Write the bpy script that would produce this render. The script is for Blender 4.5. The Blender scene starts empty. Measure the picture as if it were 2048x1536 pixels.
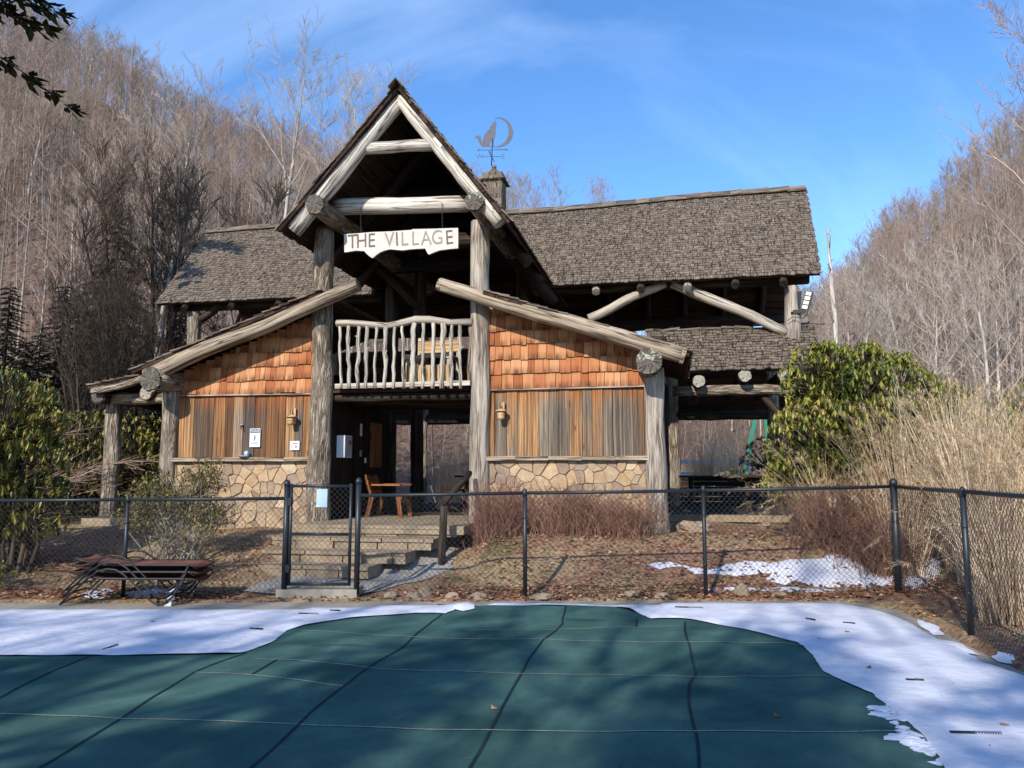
import bpy, math, random
from mathutils import Vector, Matrix, noise
R = random.Random(7)
V = Vector
scene = bpy.context.scene
COL = scene.collection
# ------------------------------------------------------------------ camera model
F = 1593.0
PITCH = math.atan((945 - 768) / F)
CZ = 1.6
ROT = math.atan(0.2)                       # the building is turned this much from the picture plane
O = (-1.9346, 13.8)                        # middle of the entrance
CA, SA = math.cos(ROT), math.sin(ROT)

def ray(px, py):
    x = (px - 1024) / F; y = (768 - py) / F
    c, s = math.cos(PITCH), math.sin(PITCH)
    return V((x, c - y * s, s + y * c))
def at_z(px, py, z):
    d = ray(px, py); t = (z - CZ) / d.z
    return V((d.x * t, d.y * t, z))
def at_y(px, py, Y):
    d = ray(px, py); t = Y / d.y
    return V((d.x * t, Y, CZ + d.z * t))
def at_v(px, py, v):                       # point on the building-parallel plane v, as local (u, v, z)
    d = ray(px, py)
    t = (v + O[0] * SA + O[1] * CA) / (d.x * SA + d.y * CA)
    x, y = d.x * t - O[0], d.y * t - O[1]
    return V((x * CA - y * SA, v, CZ + d.z * t))
def world(u, v, z):
    return V((O[0] + u * CA + v * SA, O[1] - u * SA + v * CA, z))
def local(x, y):
    x -= O[0]; y -= O[1]
    return x * CA - y * SA, x * SA + y * CA
def lerp(a, b, t): return a + (b - a) * t
def smooth(t):
    t = max(0.0, min(1.0, t)); return t * t * (3 - 2 * t)
def table(x, xs, ys):
    if x <= xs[0]: return ys[0]
    for i in range(len(xs) - 1):
        if x <= xs[i + 1]: return lerp(ys[i], ys[i + 1], (x - xs[i]) / (xs[i + 1] - xs[i]))
    return ys[-1]
def nz(x, y, z=0.0): return noise.noise(V((x, y, z)))
def rnd(a, b): return R.uniform(a, b)
def rgb(r, g, b):
    f = lambda c: (c / 255) / 12.92 if c <= 10 else (((c / 255) + .055) / 1.055) ** 2.4
    return (f(r), f(g), f(b), 1)

# ------------------------------------------------------------------ mesh building
class MB:
    def __init__(s): s.v = []; s.f = []; s.uv = []; s.r = []; s.sm = []
    def pts(s, ps):
        i = len(s.v); s.v.extend([(p[0], p[1], p[2]) for p in ps]); return i
    def face(s, idx, uv=None, r=0.0, sm=False):
        s.f.append(tuple(idx)); s.uv.append(uv or [(0, 0)] * len(idx)); s.r.append(r); s.sm.append(sm)
    def quad(s, a, b, c, d, r=0.0, uv=None):
        i = s.pts((a, b, c, d)); s.face((i, i + 1, i + 2, i + 3), uv or [(0, 0), (1, 0), (1, 1), (0, 1)], r)
    def box(s, c, ax, ay, az, r=None, skip=()):
        """box with half vectors; the grain runs along ax"""
        c, ax, ay, az = V(c), V(ax), V(ay), V(az)
        r = R.random() if r is None else r
        o = rnd(0, 50)
        i = s.pts([c + ax * sx + ay * sy + az * sz for sx in (-1, 1) for sy in (-1, 1) for sz in (-1, 1)])
        L, W, H = ax.length * 2, ay.length * 2, az.length * 2
        fs = [((0, 1, 3, 2), W, H, 1), ((4, 6, 7, 5), W, H, 1), ((0, 4, 5, 1), L, H, 0), ((2, 3, 7, 6), L, H, 0), ((0, 2, 6, 4), L, W, 0), ((1, 5, 7, 3), L, W, 0)]
        for k, (q, a, b, e) in enumerate(fs):
            if k in skip: continue
            if e: uv = [(o, o), (o, o + .02), (o + b, o + .02), (o + b, o)]
            else:
                uv = []
                for n in q:
                    g = L if n >= 4 else 0.0
                    bits = ((n >> 1) & 1, n & 1)
                    w = (bits[1] * H) if k in (2, 3) else (bits[0] * W)
                    uv.append((o + w, o + g))
            s.face([i + n for n in q], uv, r)
        return i
    def bar(s, a, b, w, h, up=(0, 0, 1), r=None):
        a, b = V(a), V(b); d = (b - a)
        x = d / 2; side = d.cross(V(up)).normalized(); upn = side.cross(d).normalized()
        s.box((a + b) / 2, x, side * w / 2, upn * h / 2, r)
    def tube(s, ps, rs, n=12, r=None, wob=0.0, cap=True, smooth=True, wf=3.0):
        r = R.random() if r is None else r
        ps = [V(p) for p in ps]; o = rnd(0, 50); so = rnd(0, 90)
        rings = []; L = 0.0
        t0 = (ps[1] - ps[0]).normalized()
        ref = V((0, 0, 1)) if abs(t0.z) < .8 else V((1, 0, 0))
        nx = t0.cross(ref).normalized()
        for k, p in enumerate(ps):
            t = (ps[min(k + 1, len(ps) - 1)] - ps[max(k - 1, 0)]).normalized()
            nx = (nx - t * nx.dot(t)).normalized(); ny = t.cross(nx)
            if k: L += (p - ps[k - 1]).length
            rr = rs[k] if hasattr(rs, '__len__') else rs
            ring = []
            for j in range(n):
                a = 2 * math.pi * j / n
                q = rr
                if wob: q *= 1 + wob * nz(math.cos(a) * 1.3 + so, math.sin(a) * 1.3, L * wf + so) * 1.6
                ring.append(p + nx * (math.cos(a) * q) + ny * (math.sin(a) * q))
            rings.append((s.pts(ring), L, rr))
        for k in range(len(rings) - 1):
            i0, l0, r0 = rings[k]; i1, l1, r1 = rings[k + 1]
            w = 2 * math.pi * max(r0, .003)
            for j in range(n):
                j2 = (j + 1) % n
                s.face((i0 + j, i0 + j2, i1 + j2, i1 + j), [(o + w * j / n, o + l0), (o + w * (j + 1) / n, o + l0), (o + w * (j + 1) / n, o + l1), (o + w * j / n, o + l1)], r, smooth)
        if cap:
            for (i0, l0, r0), rev in ((rings[0], 1), (rings[-1], 0)):
                idx = list(range(i0, i0 + n)); idx = idx[::-1] if rev else idx
                s.face(idx, [(o + .5 * r0 * math.cos(6.283 * j / n), o + .1 * r0 * math.sin(6.283 * j / n)) for j in range(n)], r)
    def log(s, a, b, ra, rb=None, n=14, seg=None, wob=.09, bend=.02, r=None):
        a, b = V(a), V(b); rb = ra if rb is None else rb
        L = (b - a).length; seg = seg or max(4, int(L / .25)); o = rnd(0, 99)
        ps = []; rs = []
        for k in range(seg + 1):
            t = k / seg; e = math.sin(math.pi * t)
            ps.append(a.lerp(b, t) + V((nz(o, t * 2.2), nz(o + 9, t * 2.2), nz(o + 17, t * 2.2))) * bend * 2 * (.4 + e))
            rs.append(lerp(ra, rb, t))
        s.tube(ps, rs, n, r, wob)
    def twig(s, a, b, ra, rb, r=0.0, n=3):
        a, b = V(a), V(b); t = (b - a)
        if t.length < 1e-6: return
        t.normalize(); ref = V((0, 0, 1)) if abs(t.z) < .9 else V((1, 0, 0))
        x = t.cross(ref).normalized(); y = t.cross(x)
        i = s.pts([p + x * (math.cos(6.2832 * j / n) * q) + y * (math.sin(6.2832 * j / n) * q) for p, q in ((a, ra), (b, rb)) for j in range(n)])
        for j in range(n):
            j2 = (j + 1) % n
            s.face((i + j, i + j2, i + n + j2, i + n + j), [(j / n, 0), ((j + 1) / n, 0), ((j + 1) / n, 1), (j / n, 1)], r, True)
    def prism(s, poly, o, ex, ey, depth, r=0.0, bev=0.0, swap=False):
        """poly (2d, counter-clockwise seen from the front) extruded along -n, n = ex x ey the front"""
        o, ex, ey = V(o), V(ex), V(ey); n = ex.cross(ey).normalized()
        m = len(poly); cx = sum(p[0] for p in poly) / m; cy = sum(p[1] for p in poly) / m
        def P(p, k, h): return o + ex * (cx + (p[0] - cx) * k) + ey * (cy + (p[1] - cy) * k) + n * h
        f = s.pts([P(p, 1 - bev, 0) for p in poly]); uo = rnd(0, 30)
        U = [((uo + p[1], uo + p[0]) if swap else (uo + p[0], uo + p[1])) for p in poly]
        s.face([f + k for k in range(m)], U, r)
        rings = [(f, 0)]
        if bev: rings.append((s.pts([P(p, 1, -depth * .35) for p in poly]), .02))
        b = s.pts([P(p, 1, -depth) for p in poly]); rings.append((b, depth))
        for (i0, d0), (i1, d1) in zip(rings, rings[1:]):
            for k in range(m):
                k2 = (k + 1) % m
                s.face((i0 + k, i1 + k, i1 + k2, i0 + k2), [U[k], U[k], U[k2], U[k2]], r)
        s.face([b + k for k in range(m)][::-1], U[::-1], r)
    def rock(s, c, sx, sy, sz, r=0.0, seed=None, n=8, m=6, amp=.3):
        seed = rnd(0, 99) if seed is None else seed
        rows = []
        for i in range(m + 1):
            th = math.pi * i / m; row = []
            for j in range(n):
                ph = 2 * math.pi * j / n
                d = V((math.sin(th) * math.cos(ph), math.sin(th) * math.sin(ph), math.cos(th)))
                k = 1 + amp * nz(d.x * 1.3 + seed, d.y * 1.3, d.z * 1.3) + amp * .4 * nz(d.x * 3 + seed, d.y * 3, d.z * 3)
                row.append(V(c) + V((d.x * sx * k, d.y * sy * k, d.z * sz * k)))
            rows.append(s.pts(row))
        for i in range(m):
            for j in range(n):
                j2 = (j + 1) % n
                s.face((rows[i] + j, rows[i + 1] + j, rows[i + 1] + j2, rows[i] + j2), [(j * .1, i * .1), (j * .1, i * .1 + .1), (j * .1 + .1, i * .1 + .1), (j * .1 + .1, i * .1)], r, False)
    def mesh(s, name, mat):
        me = bpy.data.meshes.new(name)
        me.from_pydata(s.v, [], s.f)
        uvl = me.uv_layers.new(name='UVMap')
        flat = [c for f in s.uv for p in f for c in p]
        uvl.data.foreach_set('uv', flat)
        at = me.attributes.new('rnd', 'FLOAT', 'FACE'); at.data.foreach_set('value', s.r)
        me.polygons.foreach_set('use_smooth', s.sm)
        me.materials.append(mat); me.update()
        return me
    def obj(s, name, mat, parent=None, loc=None, rz=0.0):
        o = bpy.data.objects.new(name, s.mesh(name, mat)); COL.objects.link(o)
        if parent: o.parent = parent
        if loc is not None: o.location = loc
        o.rotation_euler.z = rz
        return o
def tag(o, label, cat, group=None, kind=None):
    if kind: o['kind'] = kind
    if label: o['label'] = label
    if cat: o['category'] = cat
    if group: o['group'] = group
    return o
def empty(name, loc, rz=0.0):
    o = bpy.data.objects.new(name, None); COL.objects.link(o); o.location = loc; o.rotation_euler.z = rz
    o.empty_display_size = .2
    return o
def copy_tree(o, parent=None):
    c = o.copy(); COL.objects.link(c)
    if parent: c.parent = parent
    for ch in list(o.children): copy_tree(ch, c)
    return c
def text(body, name, mat, parent, loc, size, rot=(math.pi / 2, 0, 0), ext=.002, off=0.0, sx=1.0):
    c = bpy.data.curves.new(name, 'FONT'); c.body = body; c.size = size; c.extrude = ext; c.offset = off
    c.align_x = 'CENTER'; c.align_y = 'CENTER'; c.materials.append(mat)
    t = bpy.data.objects.new('tmp', c); COL.objects.link(t); bpy.context.view_layer.update()
    me = bpy.data.meshes.new_from_object(t.evaluated_get(bpy.context.evaluated_depsgraph_get())); bpy.data.objects.remove(t)
    o = bpy.data.objects.new(name, me); COL.objects.link(o); o.parent = parent; o.location = loc; o.rotation_euler = rot; o.scale.x = sx
    return o

# ------------------------------------------------------------------ materials
def newmat(name):
    m = bpy.data.materials.new(name); m.use_nodes = True
    nt = m.node_tree; b = nt.nodes['Principled BSDF']
    return m, nt, b
def N(nt, t, **kw):
    n = nt.nodes.new(t)
    for k, v in kw.items(): setattr(n, k, v)
    return n
def ramp(nt, fac, stops):
    r = N(nt, 'ShaderNodeValToRGB'); el = r.color_ramp.elements
    while len(el) < len(stops): el.new(.5)
    for e, (p, c) in zip(el, stops): e.position = p; e.color = c
    nt.links.new(fac, r.inputs[0]); return r.outputs[0]
def mixc(nt, fac, a, b, mode='MIX'):
    m = N(nt, 'ShaderNodeMix', data_type='RGBA', blend_type=mode)
    for sock, v in ((m.inputs[0], fac), (m.inputs[6], a), (m.inputs[7], b)):
        if hasattr(v, 'is_output'): nt.links.new(v, sock)
        else: sock.default_value = v
    return m.outputs[2]
def coords(nt, kind, scale):
    tc = N(nt, 'ShaderNodeTexCoord'); mp = N(nt, 'ShaderNodeMapping'); mp.inputs['Scale'].default_value = scale
    nt.links.new(tc.outputs[kind], mp.inputs[0]); return mp.outputs[0]
def noise_n(nt, vec, scale, detail=4, rough=.6, dist=0.0):
    n = N(nt, 'ShaderNodeTexNoise'); n.inputs['Scale'].default_value = scale; n.inputs['Detail'].default_value = detail
    n.inputs['Roughness'].default_value = rough; n.inputs['Distortion'].default_value = dist
    nt.links.new(vec, n.inputs['Vector']); return n.outputs['Fac']
def math_n(nt, op, a, b=None):
    m = N(nt, 'ShaderNodeMath', operation=op)
    for sock, v in ((m.inputs[0], a), (m.inputs[1], b)):
        if v is None: continue
        if hasattr(v, 'is_output'): nt.links.new(v, sock)
        else: sock.default_value = v
    return m.outputs[0]
def bump(nt, b, h, strength, dist):
    k = N(nt, 'ShaderNodeBump'); k.inputs['Strength'].default_value = strength; k.inputs['Distance'].default_value = dist
    nt.links.new(h, k.inputs['Height']); nt.links.new(k.outputs[0], b.inputs['Normal'])
def attr(nt, name):
    return N(nt, 'ShaderNodeAttribute', attribute_name=name).outputs['Fac']
def gray(v): return (v, v, v, 1)

def wood(name, dark, mid, light, gx=22, gy=1.2, vary=.5, bmp=.5, bd=.01, rough=.85, stain=None, blotch=1.0):
    """weathered wood: grain along the UV's v, each piece a little lighter or darker (rnd)"""
    m, nt, b = newmat(name)
    uv = coords(nt, 'UV', (gx, gy, 1))
    g = noise_n(nt, uv, 1.0, 6, .65, .6)
    c = ramp(nt, g, [(.3, dark), (.5, mid), (.72, light)])
    uv2 = coords(nt, 'UV', (2.2, .9, 1))
    bl = noise_n(nt, uv2, 1.6, 4)
    c = mixc(nt, math_n(nt, 'MULTIPLY', ramp(nt, bl, [(.5, gray(0)), (.75, gray(1))]), .55 * blotch), c, stain or dark)
    ck = noise_n(nt, coords(nt, 'UV', (9, .28, 1)), 1.0, 5, .55, .3)
    c = mixc(nt, ramp(nt, ck, [(.47, gray(0)), (.492, gray(.85)), (.508, gray(.85)), (.53, gray(0))]), c, tuple(x * .35 for x in dark[:3]) + (1,))
    kn = N(nt, 'ShaderNodeTexVoronoi'); kn.inputs['Scale'].default_value = 1; nt.links.new(coords(nt, 'UV', (4, 1.6, 1)), kn.inputs['Vector'])
    c = mixc(nt, ramp(nt, kn.outputs['Distance'], [(.05, gray(.8)), (.13, gray(0))]), c, dark)
    r = attr(nt, 'rnd')
    val = ramp(nt, r, [(0, gray(1 - vary * .5)), (1, gray(1 + vary * .3))])
    c = mixc(nt, 1.0, c, val, 'MULTIPLY')
    nt.links.new(c, b.inputs['Base Color']); b.inputs['Roughness'].default_value = rough
    b.inputs['Specular IOR Level'].default_value = .2
    bump(nt, b, g, bmp, bd)
    return m
def bark(name, dark, mid, light, gx=30, gy=3.5, bmp=1.0, bd=.03, objrand=0.0, rough=.95, kind='UV'):
    m, nt, b = newmat(name)
    uv = coords(nt, kind, (gx, gy, 1) if kind == 'UV' else (gx, gx, gy))
    w = N(nt, 'ShaderNodeTexVoronoi', feature='DISTANCE_TO_EDGE'); w.inputs['Scale'].default_value = .45
    n0 = noise_n(nt, uv, .9, 5, .65, .4)
    mv = N(nt, 'ShaderNodeMix', data_type='RGBA'); mv.inputs[0].default_value = .25
    nt.links.new(uv, mv.inputs[6]); nn = N(nt, 'ShaderNodeTexNoise'); nn.inputs['Scale'].default_value = .8; nt.links.new(uv, nn.inputs['Vector'])
    vs = N(nt, 'ShaderNodeVectorMath', operation='SCALE'); vs.inputs['Scale'].default_value = 4; nt.links.new(nn.outputs['Color'], vs.inputs[0])
    va = N(nt, 'ShaderNodeVectorMath', operation='ADD'); nt.links.new(uv, va.inputs[0]); nt.links.new(vs.outputs[0], va.inputs[1])
    nt.links.new(va.outputs[0], w.inputs['Vector'])
    h = math_n(nt, 'ADD', math_n(nt, 'MULTIPLY', ramp(nt, w.outputs['Distance'], [(0, gray(0)), (.3, gray(1))]), .6), math_n(nt, 'MULTIPLY', n0, .6))
    c = ramp(nt, h, [(.25, dark), (.55, mid), (.95, light)])
    bl = noise_n(nt, coords(nt, kind, (2, .8, 1) if kind == 'UV' else (1.5, 1.5, .8)), 1.3, 3)
    c = mixc(nt, ramp(nt, bl, [(.42, gray(0)), (.7, gray(.6))]), c, light)
    if objrand:
        oi = N(nt, 'ShaderNodeObjectInfo')
        c = mixc(nt, 1.0, c, ramp(nt, oi.outputs['Random'], [(0, (1 - objrand, 1 - objrand, 1 - objrand * .9, 1)), (1, (1 + objrand * .4, 1 + objrand * .35, 1 + objrand * .3, 1))]), 'MULTIPLY')
    nt.links.new(c, b.inputs['Base Color']); b.inputs['Roughness'].default_value = rough; b.inputs['Specular IOR Level'].default_value = .1
    bump(nt, b, h, bmp, bd)
    return m
def plain(name, col, rough=.6, metal=0.0, var=.12, scale=6.0, spec=.4, bmp=0.0):
    m, nt, b = newmat(name)
    n = noise_n(nt, coords(nt, 'Object', (1, 1, 1)), scale, 5)
    c = mixc(nt, 1.0, col, ramp(nt, n, [(.3, gray(1 - var)), (.7, gray(1 + var))]), 'MULTIPLY')
    nt.links.new(c, b.inputs['Base Color']); b.inputs['Roughness'].default_value = rough; b.inputs['Metallic'].default_value = metal
    b.inputs['Specular IOR Level'].default_value = spec
    if bmp: bump(nt, b, n, bmp, .01)
    return m
def leafmat(name, cols, rough=.45, trans=.25, spec=.4):
    """each leaf (rnd) takes its own colour along the ramp; thin leaves let light through"""
    m, nt, b = newmat(name)
    r = attr(nt, 'rnd')
    c = ramp(nt, r, [(i / max(1, len(cols) - 1), c) for i, c in enumerate(cols)])
    nt.links.new(c, b.inputs['Base Color']); b.inputs['Roughness'].default_value = rough; b.inputs['Specular IOR Level'].default_value = spec
    if trans:
        t = N(nt, 'ShaderNodeBsdfTranslucent'); nt.links.new(c, t.inputs[0])
        mx = N(nt, 'ShaderNodeMixShader'); mx.inputs[0].default_value = trans
        out = nt.nodes['Material Output']
        nt.links.new(b.outputs[0], mx.inputs[1]); nt.links.new(t.outputs[0], mx.inputs[2]); nt.links.new(mx.outputs[0], out.inputs[0])
    return m

M = {}
M['pale_log'] = wood('pale_log', rgb(122, 107, 92), rgb(216, 205, 188), rgb(236, 228, 214), 16, .9, .25, .5, .012, stain=rgb(150, 132, 112), blotch=.8)
M['sign_wood'] = plain('sign_wood', rgb(206, 198, 185), .9, var=.2, scale=4, spec=.1, bmp=.5)
M['rail_log'] = wood('rail_log', rgb(118, 105, 91), rgb(186, 174, 156), rgb(210, 199, 182), 22, 1.2, .4, .5, .008, stain=rgb(160, 145, 125), blotch=.6)
M['wing_log'] = wood('wing_log', rgb(88, 73, 60), rgb(164, 145, 122), rgb(202, 186, 164), 14, .8, .25, .7, .015, stain=rgb(112, 94, 78))
M['bark_post'] = bark('bark_post', rgb(60, 51, 42), rgb(130, 114, 96), rgb(178, 164, 145), 26, 3.2, 1.0, .035)
M['grey_post'] = bark('grey_post', rgb(84, 75, 66), rgb(152, 138, 122), rgb(186, 174, 158), 20, 1.4, .8, .02)
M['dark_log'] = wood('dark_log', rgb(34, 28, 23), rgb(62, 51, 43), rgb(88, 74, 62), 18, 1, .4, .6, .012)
M['end_grain'] = wood('end_grain', rgb(44, 39, 35), rgb(112, 102, 92), rgb(156, 146, 132), 14, 7, .3, .8, .02)
M['shake'] = wood('shake', rgb(74, 64, 54), rgb(122, 108, 93), rgb(140, 126, 110), 30, 2.5, .5, .5, .008, stain=rgb(88, 76, 66), blotch=.7)
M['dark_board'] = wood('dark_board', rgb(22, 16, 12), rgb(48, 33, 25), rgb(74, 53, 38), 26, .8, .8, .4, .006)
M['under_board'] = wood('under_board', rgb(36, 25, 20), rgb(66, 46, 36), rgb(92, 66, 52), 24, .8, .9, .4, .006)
M['fresh_wood'] = wood('fresh_wood', rgb(150, 110, 70), rgb(205, 168, 122), rgb(225, 194, 150), 26, 1, .4, .3, .004)
M['chair_wood'] = wood('chair_wood', rgb(84, 48, 26), rgb(138, 84, 46), rgb(172, 112, 66), 26, 1, .3, .3, .004, rough=.6)

def shingle_mat():
    m, nt, b = newmat('cedar_shingle')
    uv = coords(nt, 'UV', (40, 1.6, 1)); g = noise_n(nt, uv, 1, 6, .65, .4)
    r = attr(nt, 'rnd')
    base = ramp(nt, r, [(0, rgb(156, 92, 56)), (.25, rgb(178, 112, 72)), (.65, rgb(194, 134, 90)), (1, rgb(206, 152, 108))])
    c = mixc(nt, 1.0, base, ramp(nt, g, [(.3, gray(.68)), (.65, gray(1.08))]), 'MULTIPLY')
    # weather stain at each shingle's butt, deepened to draw the rows' shadow lines (v = height above the butt)
    uvr = coords(nt, 'UV', (1, 1, 1)); sx = N(nt, 'ShaderNodeSeparateXYZ'); nt.links.new(uvr, sx.inputs[0])
    st = noise_n(nt, coords(nt, 'UV', (9, .4, 1)), 1.2, 4)
    k = math_n(nt, 'MULTIPLY', ramp(nt, math_n(nt, 'FRACT', sx.outputs[1]), [(.0, gray(1)), (.035, gray(1)), (.13, gray(0))]), ramp(nt, st, [(.35, gray(0)), (.65, gray(.9))]))
    c = mixc(nt, k, c, rgb(70, 48, 36))
    big = noise_n(nt, coords(nt, 'Object', (1, 1, 1)), .9, 4)
    c = mixc(nt, ramp(nt, big, [(.52, gray(0)), (.72, gray(.5))]), c, rgb(150, 84, 54))
    nt.links.new(c, b.inputs['Base Color']); b.inputs['Roughness'].default_value = .85; b.inputs['Specular IOR Level'].default_value = .15
    bump(nt, b, g, .4, .006); return m
M['shingle'] = shingle_mat()

def board_mat(name, grey):
    """vertical boards: u = metres across, v = height 0..1 along the board (v/1 = top); grey weathering with orange heartwood left under the drip edge"""
    m, nt, b = newmat(name)
    tc = coords(nt, 'UV', (1, 1, 1))
    wv = N(nt, 'ShaderNodeTexWave', wave_type='BANDS', bands_direction='X'); wv.inputs['Scale'].default_value = 7; wv.inputs['Distortion'].default_value = 9
    wv.inputs['Detail'].default_value = 3; wv.inputs['Detail Scale'].default_value = 1.0
    nt.links.new(coords(nt, 'UV', (1, .16, 1)), wv.inputs['Vector'])
    g = noise_n(nt, coords(nt, 'UV', (60, 1.4, 1)), 1, 5, .6, .3)
    r = attr(nt, 'rnd')
    warm = ramp(nt, r, [(0, rgb(106, 74, 50)), (.3, rgb(146, 104, 68)), (.6, rgb(170, 126, 84)), (1, rgb(192, 150, 106))])
    cold = ramp(nt, r, [(0, rgb(84, 76, 68)), (.5, rgb(124, 110, 95)), (1, rgb(152, 136, 116))])
    n2 = noise_n(nt, coords(nt, 'UV', (4.5, .55, 1)), 1.0, 4, .6, .5)
    # per board bias: high rnd2 boards are grey
    r2 = attr(nt, 'rnd'); bias = math_n(nt, 'FRACT', math_n(nt, 'MULTIPLY', r2, 7.31))
    k = math_n(nt, 'ADD', math_n(nt, 'MULTIPLY', n2, 1.0), math_n(nt, 'MULTIPLY', bias, .95))
    k = ramp(nt, math_n(nt, 'SUBTRACT', k, grey), [(.28, gray(0)), (.62, gray(1))])
    sy = N(nt, 'ShaderNodeSeparateXYZ'); nt.links.new(tc, sy.inputs[0])
    fr = math_n(nt, 'ADD', math_n(nt, 'FRACT', sy.outputs[1]), math_n(nt, 'MULTIPLY', noise_n(nt, coords(nt, 'UV', (8, .3, 1)), 1.0, 3), .7))
    fr = math_n(nt, 'MULTIPLY', math_n(nt, 'SUBTRACT', fr, 1.05), 3.2)
    top = ramp(nt, fr, [(.0, gray(0)), (1, gray(1))])
    k = math_n(nt, 'MULTIPLY', k, math_n(nt, 'SUBTRACT', 1.0, math_n(nt, 'MULTIPLY', top, .85)))
    warm = mixc(nt, math_n(nt, 'MULTIPLY', top, .5), warm, rgb(178, 96, 44))
    c = mixc(nt, k, warm, cold)
    c = mixc(nt, 1.0, c, ramp(nt, wv.outputs['Fac'], [(.0, gray(.68)), (.5, gray(1.0)), (1, gray(1.06))]), 'MULTIPLY')
    lg = noise_n(nt, coords(nt, 'UV', (17, .45, 1)), 1, 4, .6, .8)
    c = mixc(nt, 1.0, c, ramp(nt, lg, [(.32, gray(.38)), (.5, gray(.98)), (.68, gray(1.3))]), 'MULTIPLY')
    c = mixc(nt, 1.0, c, ramp(nt, g, [(.3, gray(.72)), (.65, gray(1.08))]), 'MULTIPLY')
    stn = noise_n(nt, coords(nt, 'UV', (7.5, .42, 1)), 1.0, 5, .65, .4)
    c = mixc(nt, ramp(nt, stn, [(.5, gray(0)), (.66, gray(.72))]), c, rgb(74, 66, 60))
    # knots
    vo = N(nt, 'ShaderNodeTexVoronoi'); vo.inputs['Scale'].default_value = 1; nt.links.new(coords(nt, 'UV', (4.2, 1.7, 1)), vo.inputs['Vector'])
    c = mixc(nt, ramp(nt, vo.outputs['Distance'], [(.05, gray(.8)), (.12, gray(0))]), c, rgb(110, 64, 34))
    nt.links.new(c, b.inputs['Base Color']); b.inputs['Roughness'].default_value = .85; b.inputs['Specular IOR Level'].default_value = .15
    bump(nt, b, g, .4, .006); return m
M['board_warm'] = board_mat('board_warm', .72)
M['board_grey'] = board_mat('board_grey', .42)

def stone_mat():
    m, nt, b = newmat('field_stone')
    r = attr(nt, 'rnd')
    base = ramp(nt, r, [(0, rgb(138, 120, 104)), (.2, rgb(160, 136, 112)), (.4, rgb(184, 158, 126)), (.55, rgb(148, 130, 116)), (.75, rgb(192, 164, 130)), (.9, rgb(172, 142, 108)), (1, rgb(206, 184, 154))])
    n = noise_n(nt, coords(nt, 'UV', (1, 1, 1)), 7, 6, .65)
    c = mixc(nt, 1.0, base, ramp(nt, n, [(.3, gray(.72)), (.7, gray(1.12))]), 'MULTIPLY')
    n2 = noise_n(nt, coords(nt, 'UV', (1, 1, 1)), 2.4, 4)
    c = mixc(nt, ramp(nt, n2, [(.58, gray(0)), (.78, gray(.5))]), c, rgb(150, 100, 60))
    nt.links.new(c, b.inputs['Base Color']); b.inputs['Roughness'].default_value = .9; b.inputs['Specular IOR Level'].default_value = .15
    bump(nt, b, n, .7, .02); return m
M['stone'] = stone_mat()
M['mortar'] = plain('mortar', rgb(160, 140, 114), .95, var=.2, scale=14, spec=.1, bmp=.5)
M['concrete'] = plain('concrete', rgb(150, 142, 128), .95, var=.16, scale=9, spec=.1, bmp=.3)
M['step_stone'] = plain('step_stone', rgb(148, 131, 109), .95, var=.24, scale=7, spec=.1, bmp=.6)
M['black_metal'] = plain('black_metal', rgb(34, 38, 42), .45, 0.0, .1, 20, .5)
M['wire'] = plain('wire', rgb(52, 56, 60), .5, 0.0, .1, 20, .4)
M['dark_metal'] = plain('dark_metal', rgb(44, 42, 42), .5, 0.3, .1, 20, .5)
M['vane_metal'] = plain('vane_metal', rgb(84, 84, 92), .7, 0.0, .15, 9, .5)
M['white'] = plain('white_paint', rgb(232, 232, 232), .5, var=.04)
M['ink'] = plain('ink', rgb(60, 66, 90), .6, var=.05)
M['red'] = plain('red_ink', rgb(170, 40, 34), .6, var=.05)
M['blue_paper'] = plain('blue_paper', rgb(176, 198, 226), .35, var=.05)
M['carved'] = plain('carved_letter', rgb(150, 138, 126), .9, var=.25, scale=20)
M['carved_dark'] = plain('carved_dark', rgb(112, 98, 90), .9, var=.25, scale=20)
M['lichen'] = plain('lichen', rgb(160, 160, 140), .95, var=.3, scale=14, spec=.05)
M['sling'] = wood('sling', rgb(96, 60, 48), rgb(124, 80, 66), rgb(140, 96, 80), 40, 40, .2, .2, .003)
M['lens'] = plain('lens', rgb(214, 214, 196), .2, var=.03, spec=.6)
M['panel_black'] = plain('panel_black', rgb(14, 16, 22), .2, var=.05, spec=.6)
M['rail_grey'] = plain('rail_grey', rgb(170, 172, 174), .5, .3, .1)
M['play_green'] = plain('play_green', rgb(30, 120, 96), .5, var=.08)

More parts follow.
